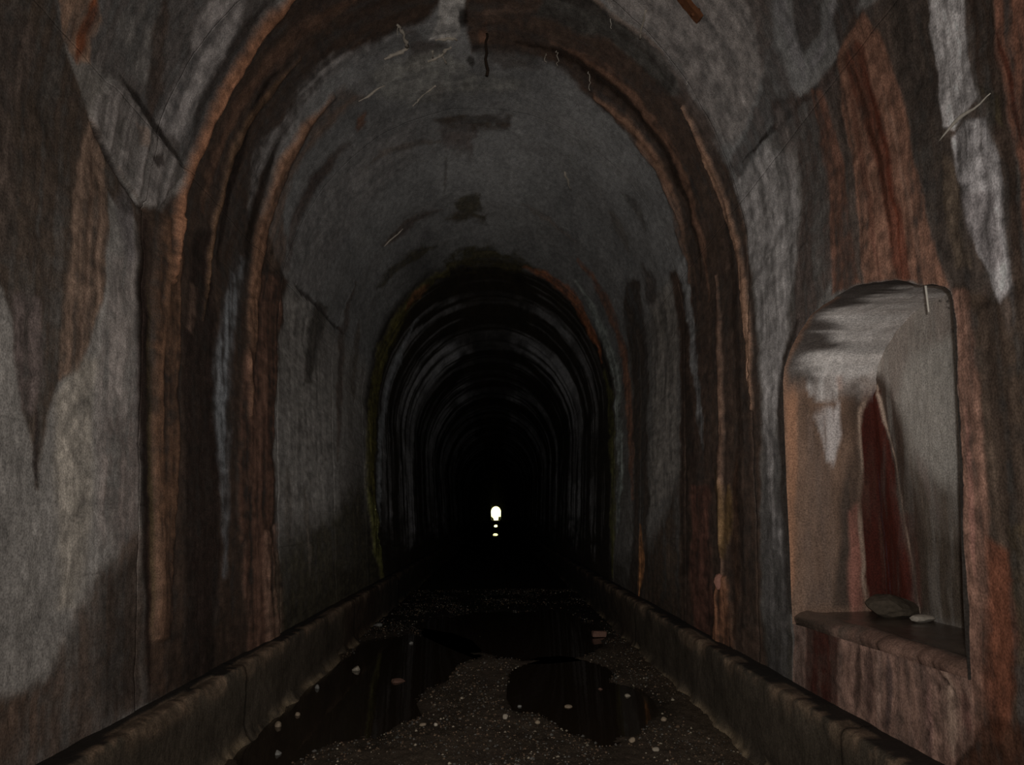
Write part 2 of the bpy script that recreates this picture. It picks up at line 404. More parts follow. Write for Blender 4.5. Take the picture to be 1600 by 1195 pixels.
S((132, 129, 130), .95, 6, [(1484, 212), (1506, 188), (1538, 184), (1556, 230), (1562, 280), (1572, 340), (1584, 440), (1586, 500), (1578, 528), (1566, 490), (1548, 440), (1528, 390), (1505, 310), (1490, 250)], streak=.5, warp=5)
S((82, 76, 76), .6, 8, [(1500, 300), (1550, 300), (1572, 400), (1550, 430), (1520, 370)])
S((40, 32, 27), .85, 6, [(1505, -20), (1545, -20), (1560, 80), (1570, 160), (1600, 330), (1600, 470), (1590, 460), (1582, 340), (1562, 230), (1532, 150)], streak=.5)
S((94, 60, 46), .85, 8, [(1548, -20), (1640, -20), (1640, 180), (1640, 420), (1608, 420), (1600, 300), (1580, 200), (1560, 90)], streak=.6)
W((60, 26, 17), .8, 9, [(1560, 50), (1580, 140), (1600, 230)])
S((64, 58, 38), .4, 8, [(1530, 130), (1560, 150), (1570, 200), (1545, 180)])
# right of the niche
S((52, 41, 33), .95, 14, [(1490, 445), (1560, 470), (1600, 430), (1700, 430), (1700, 1300), (1380, 1200), (1520, 1150), (1518, 1050), (1502, 800)], streak=.4)
V((100, 72, 60), .9, 9, [(452, 1488, 1512), (520, 1494, 1522), (600, 1498, 1534), (800, 1504, 1542), (1040, 1512, 1548), (1160, 1516, 1556)], streak=.35, warp=3)
W((130, 88, 78), .5, 9, [(1512, 640), (1516, 760), (1522, 900)])
V((44, 35, 29), .7, 12, [(470, 1525, 1560), (600, 1545, 1575), (760, 1560, 1585), (860, 1570, 1590)])
S((84, 45, 30), .75, 14, [(1540, 840), (1575, 860), (1590, 1000), (1585, 1120), (1560, 1170), (1535, 1100)], streak=.4)
S((62, 52, 36), .6, 10, [(1578, 820), (1600, 820), (1605, 1040), (1590, 1040)])
S((48, 26, 16), .8, 14, [(1500, 1160), (1545, 1120), (1640, 1130), (1640, 1240), (1420, 1220)], streak=.3)
# apron under the ledge
S((94, 71, 61), .97, 4, [(1240, 962), (1310, 978), (1370, 998), (1440, 1020), (1516, 1044), (1522, 1160), (1470, 1220), (1380, 1175), (1240, 1085)], streak=.12, warp=2)
V((74, 62, 56), .8, 4, [(968, 1242, 1256), (1075, 1244, 1258)], streak=.7)
S((38, 13, 8), .96, 4, [(1257, 968), (1300, 978), (1314, 990), (1306, 1030), (1310, 1110), (1262, 1085)], wet=.3, streak=.4, warp=3)
W((34, 26, 23), .8, 10, [(1340, 1000), (1342, 1050), (1338, 1120)], streak=.5)
W((52, 38, 34), .8, 14, [(1358, 1010), (1360, 1070), (1356, 1130)])
W((40, 34, 34), .75, 10, [(1386, 1020), (1392, 1080), (1388, 1150)])
W((108, 86, 76), .7, 7, [(1372, 1004), (1374, 1080), (1374, 1150)])
W((110, 92, 80), .7, 22, [(1478, 1050), (1484, 1110), (1490, 1180)], streak=.8)
W((96, 70, 66), .6, 16, [(1446, 1040), (1450, 1120), (1452, 1180)], streak=.6)
W((92, 52, 48), .6, 14, [(1505, 1080), (1512, 1150)], streak=.5)
W((66, 48, 44), .8, 9, [(1392, 1018), (1440, 1030), (1470, 1040)], warp=4)
for q in ((1470, 1058), (1476, 1064), (1485, 1080), (1450, 1128), (1446, 1140), (1463, 1072)):
    W((15, 11, 10), .9, 6, [q, (q[0] + 1, q[1] + 7)], warp=4, ridge=-.02)


def lining_look(y, s):
    N = len(y)
    yc = np.maximum(y, .5)
    u = KU * np.log(yc); v = s
    a = np.abs(s)
    vault = smooth(S_J + .1, S_J - .25, a)
    x, z, nx, nz = prof(s)
    right = (s > 0)
    # bare concrete: warm and pale low down, greyer in the vault
    big = fbm(u * 1.6, v * .8, 101, 4)
    drip = fbm(u * 9, v * .9, 103, 5)
    fine = fbm(u * 26, v * 7, 105, 4)
    blot = fbm(u * 6, v * 5, 107, 5)
    base = np.where(right, .26, .34) * (1 - vault) + .315 * vault
    k = base * (1 + 1.0 * (big - .5) + .9 * (blot - .5) * (.45 + .1 * vault) + .25 * (drip - .5))
    col = k[:, None] * (np.array([1, .93, .865]) * (1 - vault[:, None]) + np.array([1, .985, .97]) * vault[:, None])
    # soot and damp come down from the vault in runs
    soot = smooth(.50, .68, drip + .3 * (blot - .5)) * (.35 - .12 * vault)
    col = col * (1 - soot[:, None] * np.array([.62, .66, .70]))
    # damp foot of the walls
    foot = smooth(1.25, .6, z + .7 * (blot - .5)) * .75 * (y > 5.2)
    col = col * (1 - foot[:, None]) + foot[:, None] * np.array([.06, .05, .035])
    # formwork board marks: fine broken lines along the wall
    bl = np.abs(((z + .012 * (big - .5)) / .19) % 1 - .5) * .19
    bd = smooth(.006, .002, bl) * smooth(.45, .6, fbm(u * 7, np.floor(z / .19) * 3.7, 141, 3)) * (1 - vault) * (y < 14)
    col = col * (1 - .30 * bd)[:, None]
    # far rings: wet dark leak zones between pale panels
    dz = 0.0
    far = smooth(12.6, 13.6, y + (drip - .5) * .9)
    pale = np.zeros(N)
    for c, w, al in ((15.6, .35, .5), (19.4, 1.7, 1.0), (23.4, .3, .5), (27, 2.2, 1.1), (33, 2.0, 1.0), (40, 3, 1), (48, 3, 1), (60, 5, 1), (80, 8, 1), (110, 12, 1), (150, 20, 1)):
        pale = np.maximum(pale, al * smooth(1.15, .75, np.abs(y - c + (drip - .5) * 1.2) / w))
    thin = smooth(.56, .66, fbm(u * 40, v * .35, 123, 3)) * smooth(13, 15, y)
    pale = np.clip(pale * smooth(.62, .45, fbm(u * 30, v * .4, 125, 3)) + thin * .35 * (y < 60), 0, 1.1)
    gaps = smooth(.32, .55, fbm(u * 5, v * 1.3, 121, 4)); crown = 1 - .8 * smooth(1.2, .5, a + .8 * (blot - .5))
    pale = pale * (.45 + .55 * gaps) * crown * smooth(.9, 1.8, z + 1.2 * (blot - .5))
    dark = np.array([.034, .026, .016]) * (.5 + blot)[:, None]
    pale = pale * np.where(y > 70, .3, 1)  # far panels darkened to hold down the daylight glow on the vault
    fc = dark * (1 - pale[:, None]) + pale[:, None] * np.array([.56, .55, .56]) * (.6 + .8 * blot)[:, None]
    col = col * (1 - far[:, None]) + fc * far[:, None]
    wet = far * (1 - pale) * .2 + foot * .2 + .10 * smooth(.5, .7, drip)
    dsp = -bd * .004 + (blot - .5) * .035 + (fine - .5) * .008
    if y.max() < .6: return np.clip(col, .003, .85), wet, dsp
    w1 = fbm(u * 13, v * 4, 111, 6, .62) - .5; w2 = fbm(u * 13 + 50, v * 6, 113, 6, .62) - .5
    st = fbm(u * 34, v * 1.4, 115, 4); sp = fbm(u * 22, v * 16, 117, 4)
    if UNIFORM: return np.full((N, 3), .4), np.zeros(N), dsp
    for kind, c, al, soft, q, wp, ridge, wt, sk in STAINS:
        q = np.asarray(q)
        pad = (soft if kind == 'a' else soft[0] + soft[1]) + wp * 2 + .05
        i = np.nonzero((u > q[:, 0].min() - pad) & (u < q[:, 0].max() + pad) & (v > q[:, 1].min() - pad) & (v < q[:, 1].max() + pad))[0]
        if not len(i): continue
        uu = u[i] + w1[i] * wp * 3; vv = v[i] + w2[i] * wp * 3
        if kind == 'a': m = smooth(-soft, soft, poly_sdf(uu, vv, q))
        else:
            dd, tt = line_dist(uu, vv, q, True)
            hw = soft[0] * (.25 + .75 * smooth(0, .22, tt) * smooth(1, .72, tt))
            m = smooth(hw + soft[1], hw - soft[1], dd)
        tex = (1 - sk) + sk * (.65 * smooth(.25, .62, st[i]) + .35 * smooth(.3, .65, sp[i])) * 1.25
        A = np.clip(m * al * np.clip(tex, 0, 1.0), 0, 1)
        shade = np.clip(1 + (st[i] - .5) * (.5 + 2.2 * sk) + (sp[i] - .5) * 1.2, .35, 1.8)
        col[i] = col[i] * (1 - A)[:, None] + A[:, None] * c[None] * shade[:, None]
        wet[i] = wet[i] * (1 - A) + A * wt
        dsp[i] += ridge * m * (.5 + st[i])
    col = col * np.clip(1 + (st - .5) * .22 * (1 - .6 * vault) + (fbm(u * 60, v * 30, 131, 4) - .5) * .7, .5, 1.6)[:, None]
    return np.clip(col, .003, .85), np.clip(wet, 0, 1), dsp


# ---- niche: the same kind of stains on its own faces
def mix(col, m, c):
    return col * (1 - m[:, None]) + m[:, None] * c
def pl_back(pts):
    out = []
    for a in pts:
        v = ray(*a); z = 2.0
        for _ in range(6):
            t = (float(wx(z)) + NDEEP - EYE[0]) / v[0]; P = EYE + v * t; z = P[2]
        out.append((P[1], P[2]))
    return out
def pl_jamb(pts):
    out = []
    for a in pts:
        v = ray(*a); t = (NY1 - EYE[1]) / v[1]; P = EYE + v * t
        out.append((P[0] - float(wx(P[2])), P[2]))
    return out
def paint(col, u, v, c, al, soft, pts, wp, w=None, streak=.3, st=None):
    q = pts
    if w is None: m = smooth(-soft, soft, poly_sdf(u + wp[0], v + wp[1], q))
    else: m = smooth(w / 2 + soft, w / 2 - soft, line_dist(u + wp[0], v + wp[1], q))
    k = 1 + (st - .5) * 1.0
    return mix(col, np.clip(m * al * (1 - streak + streak * smooth(.3, .6, st) * 1.3), 0, 1), np.asarray(c)[None] * k[:, None])


def back_look(y, z):
    w1 = (fbm(y * 6, z * 3, 201, 5) - .5); w2 = (fbm(y * 6 + 9, z * 4, 203, 5) - .5)
    st = fbm(y * 16, z * 1.6, 205, 4); b = fbm(y * 4, z * 4, 207, 5)
    wp = (w1 * .07, w2 * .07)
    col = alb((97, 94, 90), 4.3, 1.25)[None] * (1 + (b - .5) * .5)[:, None]
    P = lambda c, al, s, pts, w=None, streak=.3: paint(col, y, z, alb(c, 4.3), al, s, pl_back(pts), wp, w, streak, st)
    col = P((86, 76, 70), .6, .06, [(1374, 610), (1374, 540), (1440, 465), (1490, 455), (1496, 520), (1420, 560), (1400, 640)])
    col = P((64, 56, 49), .92, .09, [(1405, 640), (1425, 700), (1450, 745), (1480, 760), (1516, 745), (1520, 985), (1380, 965), (1380, 800)])
    col = P((84, 76, 72), .6, .03, [(1430, 700), (1450, 715), (1470, 800), (1462, 830)], None, .7)
    col = P((44, 36, 31), .9, .05, [(1355, 585), (1374, 586), (1394, 612), (1412, 680), (1428, 760), (1445, 850), (1456, 965), (1400, 965)])
    col = P((48, 42, 36), .7, .06, [(1440, 830), (1516, 850), (1516, 980), (1440, 965)], None, .6)
    col = P((60, 38, 32), .7, .03, [(1400, 800), (1425, 800), (1442, 950), (1425, 950)])
    col = P((44, 13, 7), .97, .012, [(1350, 607), (1376, 610), (1390, 690), (1405, 790), (1420, 880), (1433, 955), (1380, 965), (1370, 800)])
    col = P((112, 96, 84), .85, .010, [(1370, 604), (1378, 625), (1393, 690), (1408, 780), (1424, 880), (1437, 955)], .018, .8)
    col = P((40, 34, 40), .7, .006, [(1366, 625), (1384, 798), (1402, 945)], .006, .3)
    for q in ((1462, 452), (1467, 466), (1478, 468), (1480, 478), (1488, 520), (1490, 516), (1496, 575), (1460, 455)):
        col = P((20, 18, 18), .9, .006, [q, (q[0] + 2, q[1] + 1)], .012, 0)
    red = smooth(-.02, .05, poly_sdf(y, z, pl_back([(1350, 607), (1376, 610), (1405, 790), (1433, 955), (1380, 965)])))
    wet = .25 * red + .1
    return np.clip(col, .003, .8), wet, (b - .5) * .02 + red * .03 + (fbm(y * 14, z * 10, 211, 3) - .5) * .006


def reveal_look(t, w, y, z):
    xw = w * NDEEP
    n1 = fbm(xw * 9, z * 5, 221, 5); st = fbm(xw * 22, z * 2.2, 223, 4); b = fbm(xw * 6, z * 6 + y, 225, 5)
    wp = ((fbm(xw * 8, z * 4, 227, 5) - .5) * .07, (n1 - .5) * .08)
    far = (t < 52) & (y > NYC)
    col = alb((80, 61, 49), 5.0, .6)[None] * (1 + (b - .5) * .7)[:, None]
    near = y < NYC
    P = lambda c, al, s, pts, w_=None, streak=.3: paint(col, xw, z, alb(c, 5.0), al, s, pl_jamb(pts), wp, w_, streak, st)
    colj = col
    for c, al, s, pts, w_, k in (
        ((104, 72, 52), .8, .02, [(1228, 580), (1245, 590), (1246, 900), (1236, 940), (1230, 900)], None, .3),
        ((72, 58, 50), .75, .04, [(1262, 640), (1300, 720), (1300, 945), (1258, 945)], None, .5),
        ((46, 38, 33), .92, .04, [(1318, 610), (1345, 590), (1350, 640), (1328, 720), (1312, 800), (1300, 945), (1345, 945), (1350, 700)], None, .3),
        ((124, 120, 118), .95, .018, [(1258, 545), (1300, 550), (1356, 570), (1352, 588), (1316, 598), (1306, 622), (1285, 624), (1264, 608)], None, .3),
        ((122, 116, 114), .95, .016, [(1272, 645), (1312, 628), (1320, 680), (1306, 722), (1292, 718), (1284, 680)], None, .5),
        ((100, 62, 42), .9, .015, [(1308, 588), (1322, 586), (1322, 606), (1312, 612)], None, .1),
        ((98, 60, 50), .8, .02, [(1328, 800), (1345, 780), (1350, 950), (1326, 950)], None, .3),
        ((44, 13, 7), .97, .012, [(1371, 606), (1352, 612), (1346, 680), (1349, 800), (1358, 950), (1420, 955), (1395, 798)], None, .2),
        ((98, 82, 70), .85, .010, [(1360, 606), (1348, 640), (1345, 700), (1347, 800), (1352, 900), (1354, 950)], .022, .8),
    ):
        colj = paint(colj, xw, z, alb(c, 5.0, .6), al, s, pl_jamb(pts), wp, w_, k, st)
    # soffit: brushed grey, dark and rusty towards the lip
    br = fbm(t * .35, w * 1.2, 231, 4)
    cs = alb((98, 95, 93), 4.4, 1.35)[None] * (1 + (br - .5) * .8)[:, None]
    lip = smooth(.52, .18, w + (br - .5) * .7 - .25 * np.clip((t - 75) / 50, -.2, 1))
    cs = mix(cs, lip * .92, alb((34, 29, 26), 4.6)[None])
    lip2 = smooth(.08, .0, w + (br - .5) * .05) * (t < 80)
    cs = mix(cs, lip2 * .9, alb((74, 54, 42), 4.6)[None])
    sof = smooth(36, 44, t + (b - .5) * 10)
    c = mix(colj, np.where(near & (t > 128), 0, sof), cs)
    c = mix(c, smooth(116, 126, t), np.array([.035, .03, .026])[None] * (.5 + b)[:, None])  # near jamb coloured dark in place of its shadow line
    return np.clip(c, .003, .8), np.full(len(t), .12)


def ledge_look(x, y):
    b = fbm(x * 8, y * 5, 241, 5); st = fbm(x * 3, y * 14, 243, 4)
    c = alb((34, 28, 24), 4.2)[None] * (.5 + b)[:, None] * 1.6
    e = smooth(.13, .02, x + (b - .5) * .12) * smooth(4.75, 4.2, y + (st - .5))
    c = mix(c, e * .9 * smooth(.3, .6, st + .15), alb((84, 62, 52), 4.0)[None] * np.ones((len(x), 1)))
    red = smooth(.3, .0, np.abs(y - 4.95)) * .7
    c = mix(c, red * e, alb((40, 14, 8), 4.6)[None] * np.ones((len(x), 1)))
    return np.clip(c, .003, .7), np.clip(.75 - e, .1, 1)


def kerb_look(side, y, qx, qz, chip):
    b = fbm(y * 2.2, qz * 4 + qx * 4 + side * 5, 251, 5); st = fbm(y * 9, qz * 1.2 + side, 253, 4); f = fbm(y * 18, (qz + qx) * 18, 255, 4)
    top = (qx > .03) & (qz > .55)
    c = np.array([.085, .068, .050])[None] * (.35 + b + .4 * st)[:, None]
    if side < 0: c = c * 1.15
    c = np.where(top[:, None], np.array([.026, .021, .017])[None] * (.5 + b)[:, None], c)
    seg = smooth(9.6, 10.4, y) * smooth(13.5, 12.5, y) * (.5 if side < 0 else .2)
    c = mix(c, seg, np.array([.06, .028, .016])[None] * np.ones((len(y), 1)))
    ar = np.exp(-((qz - .575) / .035) ** 2) * (qx < .045) * smooth(.42, .66, f + .9 * (b - .5))
    c = mix(c, np.clip(ar * .8 + np.clip(chip * 3, 0, .5), 0, .9), np.array([.24, .165, .11])[None] * (.6 + .8 * f)[:, None])
    ft = smooth(.07, .02, qz) * smooth(.42, .6, b + .3 * (f - .5))
    c = mix(c, ft * .7, np.array([.36, .27, .17])[None] * (.6 + .8 * f)[:, None])
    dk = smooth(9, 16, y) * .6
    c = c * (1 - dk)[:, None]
    return np.clip(c, .004, .6), np.where(top, .25, .1)


def floor_look(x, y, h, pm):
    b = fbm(x * 2.5, y * 2, 261, 5); f = fbm(x * 26, y * 26, 263, 3)
    c = np.array([.10, .075, .054])[None] * (.35 + b)[:, None] * (.5 + f)[:, None]
    ed = np.clip((np.abs(x) - 1.55) / .3, 0, 1)
    c = mix(c, ed * .5, np.array([.12, .085, .055])[None] * (.5 + f)[:, None])
    c = c * (1 - .8 * pm)[:, None]
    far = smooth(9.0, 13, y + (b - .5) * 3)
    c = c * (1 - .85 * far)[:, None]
    wet = .25 + .5 * np.clip(pm, 0, 1)
    return np.clip(c, .003, .5), np.where(y > 14, .0, wet)


def gravel_look(rs, n):
    k = rs.rand(n, 1)
    base = np.where(k < .55, np.array([[.15, .10, .065]]), np.where(k < .9, np.array([[.13, .12, .105]]), np.array([[.36, .30, .22]])))
    return base * (.4 + .8 * rs.rand(n, 1)) * 1.0


# ------------------------------------------------------------------ mesh helpers
def new_mesh(name, verts, faces, mat=None, parent=None, smooth_=False, col=None, wet=None):
    me = bpy.data.meshes.new(name)
    verts = np.asarray(verts, np.float32)
    if isinstance(faces, np.ndarray) and faces.ndim == 2:
        n, k = faces.shape
        me.vertices.add(len(verts)); me.vertices.foreach_set('co', verts.ravel())
        me.loops.add(n * k); me.loops.foreach_set('vertex_index', faces.astype(np.int32).ravel())
        me.polygons.add(n)
        me.polygons.foreach_set('loop_start', np.arange(0, n * k, k, dtype=np.int32))
        me.update(calc_edges=True); me.validate()
    else:
        me.from_pydata([tuple(map(float, v)) for v in verts], [], [tuple(map(int, f)) for f in faces]); me.update()
    if smooth_:
        me.polygons.foreach_set('use_smooth', np.ones(len(me.polygons), bool))
    if col is not None:
        a = me.attributes.new('tint', 'FLOAT_COLOR', 'POINT')
        c4 = np.ones((len(verts), 4), np.float32); c4[:, :3] = col
        a.data.foreach_set('color', c4.ravel())
        a = me.attributes.new('wet', 'FLOAT', 'POINT')
        a.data.foreach_set('value', (np.zeros(len(verts)) if wet is None else wet).astype(np.float32))
    if mat: me.materials.append(mat)
    o = bpy.data.objects.new(name, me)
    COL.objects.link(o)
    if parent: o.parent = parent
    return o


def empty(name, loc=(0, 0, 0)):
    o = bpy.data.objects.new(name, None); COL.objects.link(o); o.location = loc
    o.empty_display_size = .2
    return o


def tag(o, label, cat, group=None, kind=None):
    o['label'] = label; o['category'] = cat
    if group: o['group'] = group
    if kind: o['kind'] = kind
    return o


def grid_faces(n, m):
    i = np.arange((n - 1) * (m - 1)); r = i // (m - 1); c = i % (m - 1)
    a = r * m + c
    return np.stack([a, a + 1, a + m + 1, a + m], 1)


# ------------------------------------------------------------------ materials
def nodes(name):
    m = bpy.data.materials.new(name); m.use_nodes = True
    nt = m.node_tree
    return m, nt, nt.nodes['Principled BSDF']


def stained(name, stretch=(1, 1, .25), grain=30.0, bump=.24, amt=.24, rough=(.92, .05), spec=1.0):
    """lime, rust and soot on old concrete: tint attribute broken up by fine noise, wet streaks shine"""
    m, nt, p = nodes(name)
    N = nt.nodes.new; Lk = nt.links.new
    tc = N('ShaderNodeTexCoord')
    mp = N('ShaderNodeMapping'); mp.inputs['Scale'].default_value = stretch
    Lk(tc.outputs['Object'], mp.inputs[0])
    at = N('ShaderNodeAttribute'); at.attribute_name = 'tint'
    wt = N('ShaderNodeAttribute'); wt.attribute_name = 'wet'
    n1 = N('ShaderNodeTexNoise'); n1.inputs['Scale'].default_value = grain; n1.inputs['Detail'].default_value = 6
    n1.inputs['Roughness'].default_value = .65
    Lk(mp.outputs[0], n1.inputs['Vector'])
    n2 = N('ShaderNodeTexNoise'); n2.inputs['Scale'].default_value = 95; n2.inputs['Detail'].default_value = 4
    Lk(tc.outputs['Object'], n2.inputs['Vector'])
    r1 = N('ShaderNodeMapRange'); r1.inputs['From Min'].default_value = .25; r1.inputs['From Max'].default_value = .75
    r1.inputs['To Min'].default_value = 1 - amt; r1.inputs['To Max'].default_value = 1 + amt
    Lk(n1.outputs['Fac'], r1.inputs['Value'])
    r2 = N('ShaderNodeMapRange'); r2.inputs['From Min'].default_value = .3; r2.inputs['From Max'].default_value = .7
    r2.inputs['To Min'].default_value = .62; r2.inputs['To Max'].default_value = 1.38
    Lk(n2.outputs['Fac'], r2.inputs['Value'])
    mu = N('ShaderNodeMath'); mu.operation = 'MULTIPLY'
    Lk(r1.outputs[0], mu.inputs[0]); Lk(r2.outputs[0], mu.inputs[1])
    vm = N('ShaderNodeVectorMath'); vm.operation = 'SCALE'
    Lk(at.outputs['Color'], vm.inputs[0]); Lk(mu.outputs[0], vm.inputs['Scale'])
    Lk(vm.outputs[0], p.inputs['Base Color'])
    rr = N('ShaderNodeMapRange'); rr.inputs['To Min'].default_value = rough[0]; rr.inputs['To Max'].default_value = rough[1]
    Lk(wt.outputs['Fac'], rr.inputs['Value']); Lk(rr.outputs[0], p.inputs['Roughness'])
    rs = N('ShaderNodeMapRange'); rs.inputs['To Min'].default_value = .08; rs.inputs['To Max'].default_value = spec
    Lk(wt.outputs['Fac'], rs.inputs['Value']); Lk(rs.outputs[0], p.inputs['Specular IOR Level'])
    ad = N('ShaderNodeMath'); ad.operation = 'ADD'
    Lk(n1.outputs['Fac'], ad.inputs[0]); Lk(n2.outputs['Fac'], ad.inputs[1])
    bp = N('ShaderNodeBump'); bp.inputs['Strength'].default_value = bump; bp.inputs['Distance'].default_value = .012
    Lk(ad.outputs[0], bp.inputs['Height']); Lk(bp.outputs[0], p.inputs['Normal'])
    return m


def plain(name, rgb, rough=.8, spec=.2, vary=.35, scale=40, bump=.3, metal=0.0):
    m, nt, p = nodes(name)
    N = nt.nodes.new; Lk = nt.links.new
    tc = N('ShaderNodeTexCoord'); n1 = N('ShaderNodeTexNoise'); n1.inputs['Scale'].default_value = scale; n1.inputs['Detail'].default_value = 5
    Lk(tc.outputs['Object'], n1.inputs['Vector'])
    cr = N('ShaderNodeMix'); cr.data_type = 'RGBA'
    c = np.array(rgb)
    cr.inputs['A'].default_value = tuple(c * (1 - vary)) + (1,); cr.inputs['B'].default_value = tuple(np.minimum(c * (1 + vary), 1)) + (1,)
    Lk(n1.outputs['Fac'], cr.inputs['Factor']); Lk(cr.outputs['Result'], p.inputs['Base Color'])
    p.inputs['Roughness'].default_value = rough; p.inputs['Specular IOR Level'].default_value = spec
    p.inputs['Metallic'].default_value = metal
    bp = N('ShaderNodeBump'); bp.inputs['Strength'].default_value = bump; bp.inputs['Distance'].default_value = .01
    Lk(n1.outputs['Fac'], bp.inputs['Height']); Lk(bp.outputs[0], p.inputs['Normal'])
    return m


M_LINING = stained('stained_concrete_lining')
M_KERB = stained('damp_kerb_concrete', stretch=(1, 1, .5), grain=26, amt=.4)
M_FLOOR = stained('wet_gravel_ground', stretch=(1, 1, 1), grain=60, bump=.6, amt=.5, rough=(.95, .5), spec=.25)

m, nt, p = nodes('murky_puddle_water')
p.inputs['Base Color'].default_value = (.028, .019, .012, 1)
p.inputs['Roughness'].default_value = .04
p.inputs['IOR'].default_value = 1.33
n1 = nt.nodes.new('ShaderNodeTexNoise'); n1.inputs['Scale'].default_value = 5; n1.inputs['Detail'].default_value = 2
tc = nt.nodes.new('ShaderNodeTexCoord'); nt.links.new(tc.outputs['Object'], n1.inputs['Vector'])
bp = nt.nodes.new('ShaderNodeBump'); bp.inputs['Strength'].default_value = .04; bp.inputs['Distance'].default_value = .02
nt.links.new(n1.outputs['Fac'], bp.inputs['Height']); nt.links.new(bp.outputs[0], p.inputs['Normal'])
M_WATER = m

# ------------------------------------------------------------------ rock around the tunnel and ground outside
M_ROCK = plain('rock', (.03, .028, .025))
def tube(name, s_abs_extra, y0, y1, cap0):
    th = np.linspace(0, 2 * math.pi, 49)[:-1]
    x = (R + s_abs_extra) * np.cos(th); z = 2.8 + (3.6 + s_abs_extra) * np.sin(th)
    v = [(a, y0, b) for a, b in zip(x, z)] + [(a, y1, b) for a, b in zip(x, z)]
    n = len(th)
    f = [(i, (i + 1) % n, n + (i + 1) % n, n + i) for i in range(n)]
    if cap0: f.append(tuple(range(n)))
    return new_mesh(name, v, f, M_ROCK)
o = tube('hillside_rock', 1.6, -16, L_END, True)
tag(o, 'dark rock of the hill around the tunnel lining', 'rock', kind='structure')
# masonry face of the far mouth
sa = np.linspace(-S_K, S_K, 81)
x, z, nx, nz = prof(sa)
k = 8.0
v = [(a, L_END, b) for a, b in zip(x, z)] + [(a + k * -n_, L_END, max(b - k * m_, -.5)) for a, b, n_, m_ in zip(x, z, nx, nz)]
f = [(i, i + 1, 82 + i, 81 + i) for i in range(80)]
o = new_mesh('portal_face', v, f, M_ROCK)
tag(o, 'dark masonry face around the far bright mouth of the tunnel', 'portal', kind='structure')
o = new_mesh('ground_outside', [(-25, L_END, -.05), (25, L_END, -.05), (25, L_END + 60, -.05), (-25, L_END + 60, -.05)], [(0, 1, 2, 3)],
             plain('pale_gravel', (.45, .43, .36)))
tag(o, 'sunlit ground outside the far mouth of the tunnel', 'ground', kind='structure')

# ------------------------------------------------------------------ lining sections
J = [(-14, 0), (-6, 0), (-1.5, .0), (5.30, .26), (7.9, .06), (10.5, .03), (12.9, .0), (17.6, 0), (21.3, 0), (25.6, 0), (30.5, 0), (36, 0), (44, 0),
     (54, 0), (68, 0), (88, 0), (115, 0), (150, 0), (200, 0), (255, 0), (L_END, 0)]
for sx, lb in ((-1, 'added dark lump narrowing the far bright tunnel mouth on the left'), (1, 'added dark lump narrowing the far bright tunnel mouth on the right')):
    bm = bmesh.new(); r_ = random.Random(40 + sx)  # added lumps that shape the bright mouth, narrowing its bottom
    for k in range(14):
        c_ = Vector((sx * (1.9 + r_.uniform(-.5, .7)), L_END + 1.2 + r_.uniform(-.5, .6), r_.uniform(0, 1.3)))
        g_ = bmesh.ops.create_icosphere(bm, subdivisions=2, radius=r_.uniform(.35, .6), matrix=Matrix.Translation(c_))
        for v_ in g_['verts']: v_.co += Vector((r_.uniform(-1, 1), r_.uniform(-1, 1), r_.uniform(-1, 1))) * .12
    me = bpy.data.meshes.new('mouth_narrower'); bm.to_mesh(me); bm.free(); me.materials.append(M_ROCK)
    o = bpy.data.objects.new('mouth_narrower', me); COL.objects.link(o); tag(o, lb, 'mouth_narrower')
wall_left = tag(empty('wall_left', (-2.1, 0, 0)), 'left tunnel side wall of pale concrete with brown and rust leak stains', 'wall', kind='structure')
wall_right = tag(empty('wall_right', (2.1, 0, 0)), 'right tunnel side wall with red rust runs around the arched niche', 'wall', kind='structure')
ceiling = tag(empty('ceiling', (0, 0, 6)), 'arched grey concrete tunnel vault with rust rings and cracks', 'ceiling', kind='structure')

# niche opening in the right wall, in (y, z)
NICHE_PX = ([(1241, 975), (1236, 860), (1231, 740), (1227, 640), (1226, 596)],
            [(1226, 596), (1228, 575), (1238, 545), (1252, 518), (1270, 494), (1290, 475), (1315, 459), (1340, 448), (1370, 440), (1400, 437), (1420, 440),
             (1438, 446), (1460, 446), (1476, 449), (1486, 456), (1491, 470)],
            [(1491, 470), (1495, 520), (1498, 570), (1502, 680), (1505, 800), (1510, 930), (1517, 1062)])
def niche_outline():
    out = []
    for seg, n in zip(NICHE_PX, (40, 90, 40)):
        q = []
        for a in seg:
            y, s = hit(*a); q.append((y, float(np.interp(s, PS, PZ))))
        q = np.array(q); l = np.concatenate([[0], np.cumsum(np.hypot(*np.diff(q, axis=0).T))])
        t = np.linspace(0, l[-1], n)
        out.append(np.stack([np.interp(t, l, q[:, 0]), np.interp(t, l, q[:, 1])], 1)[(1 if out else 0):])
    p = np.concatenate(out)
    # chipped, worn arris
    k = np.arange(len(p))
    a = (fbm(k * .09, k * 0 + .5, 71, 4) - .5) * .03
    cy, cz = NYC, 2.0
    d = np.stack([p[:, 0] - cy, p[:, 1] - cz], 1); d /= np.linalg.norm(d, axis=1)[:, None]
    up = np.clip((p[:, 1] - NZ0) / .1, 0, 1)
    return p + d * (a * up)[:, None]
NOUT = niche_outline()


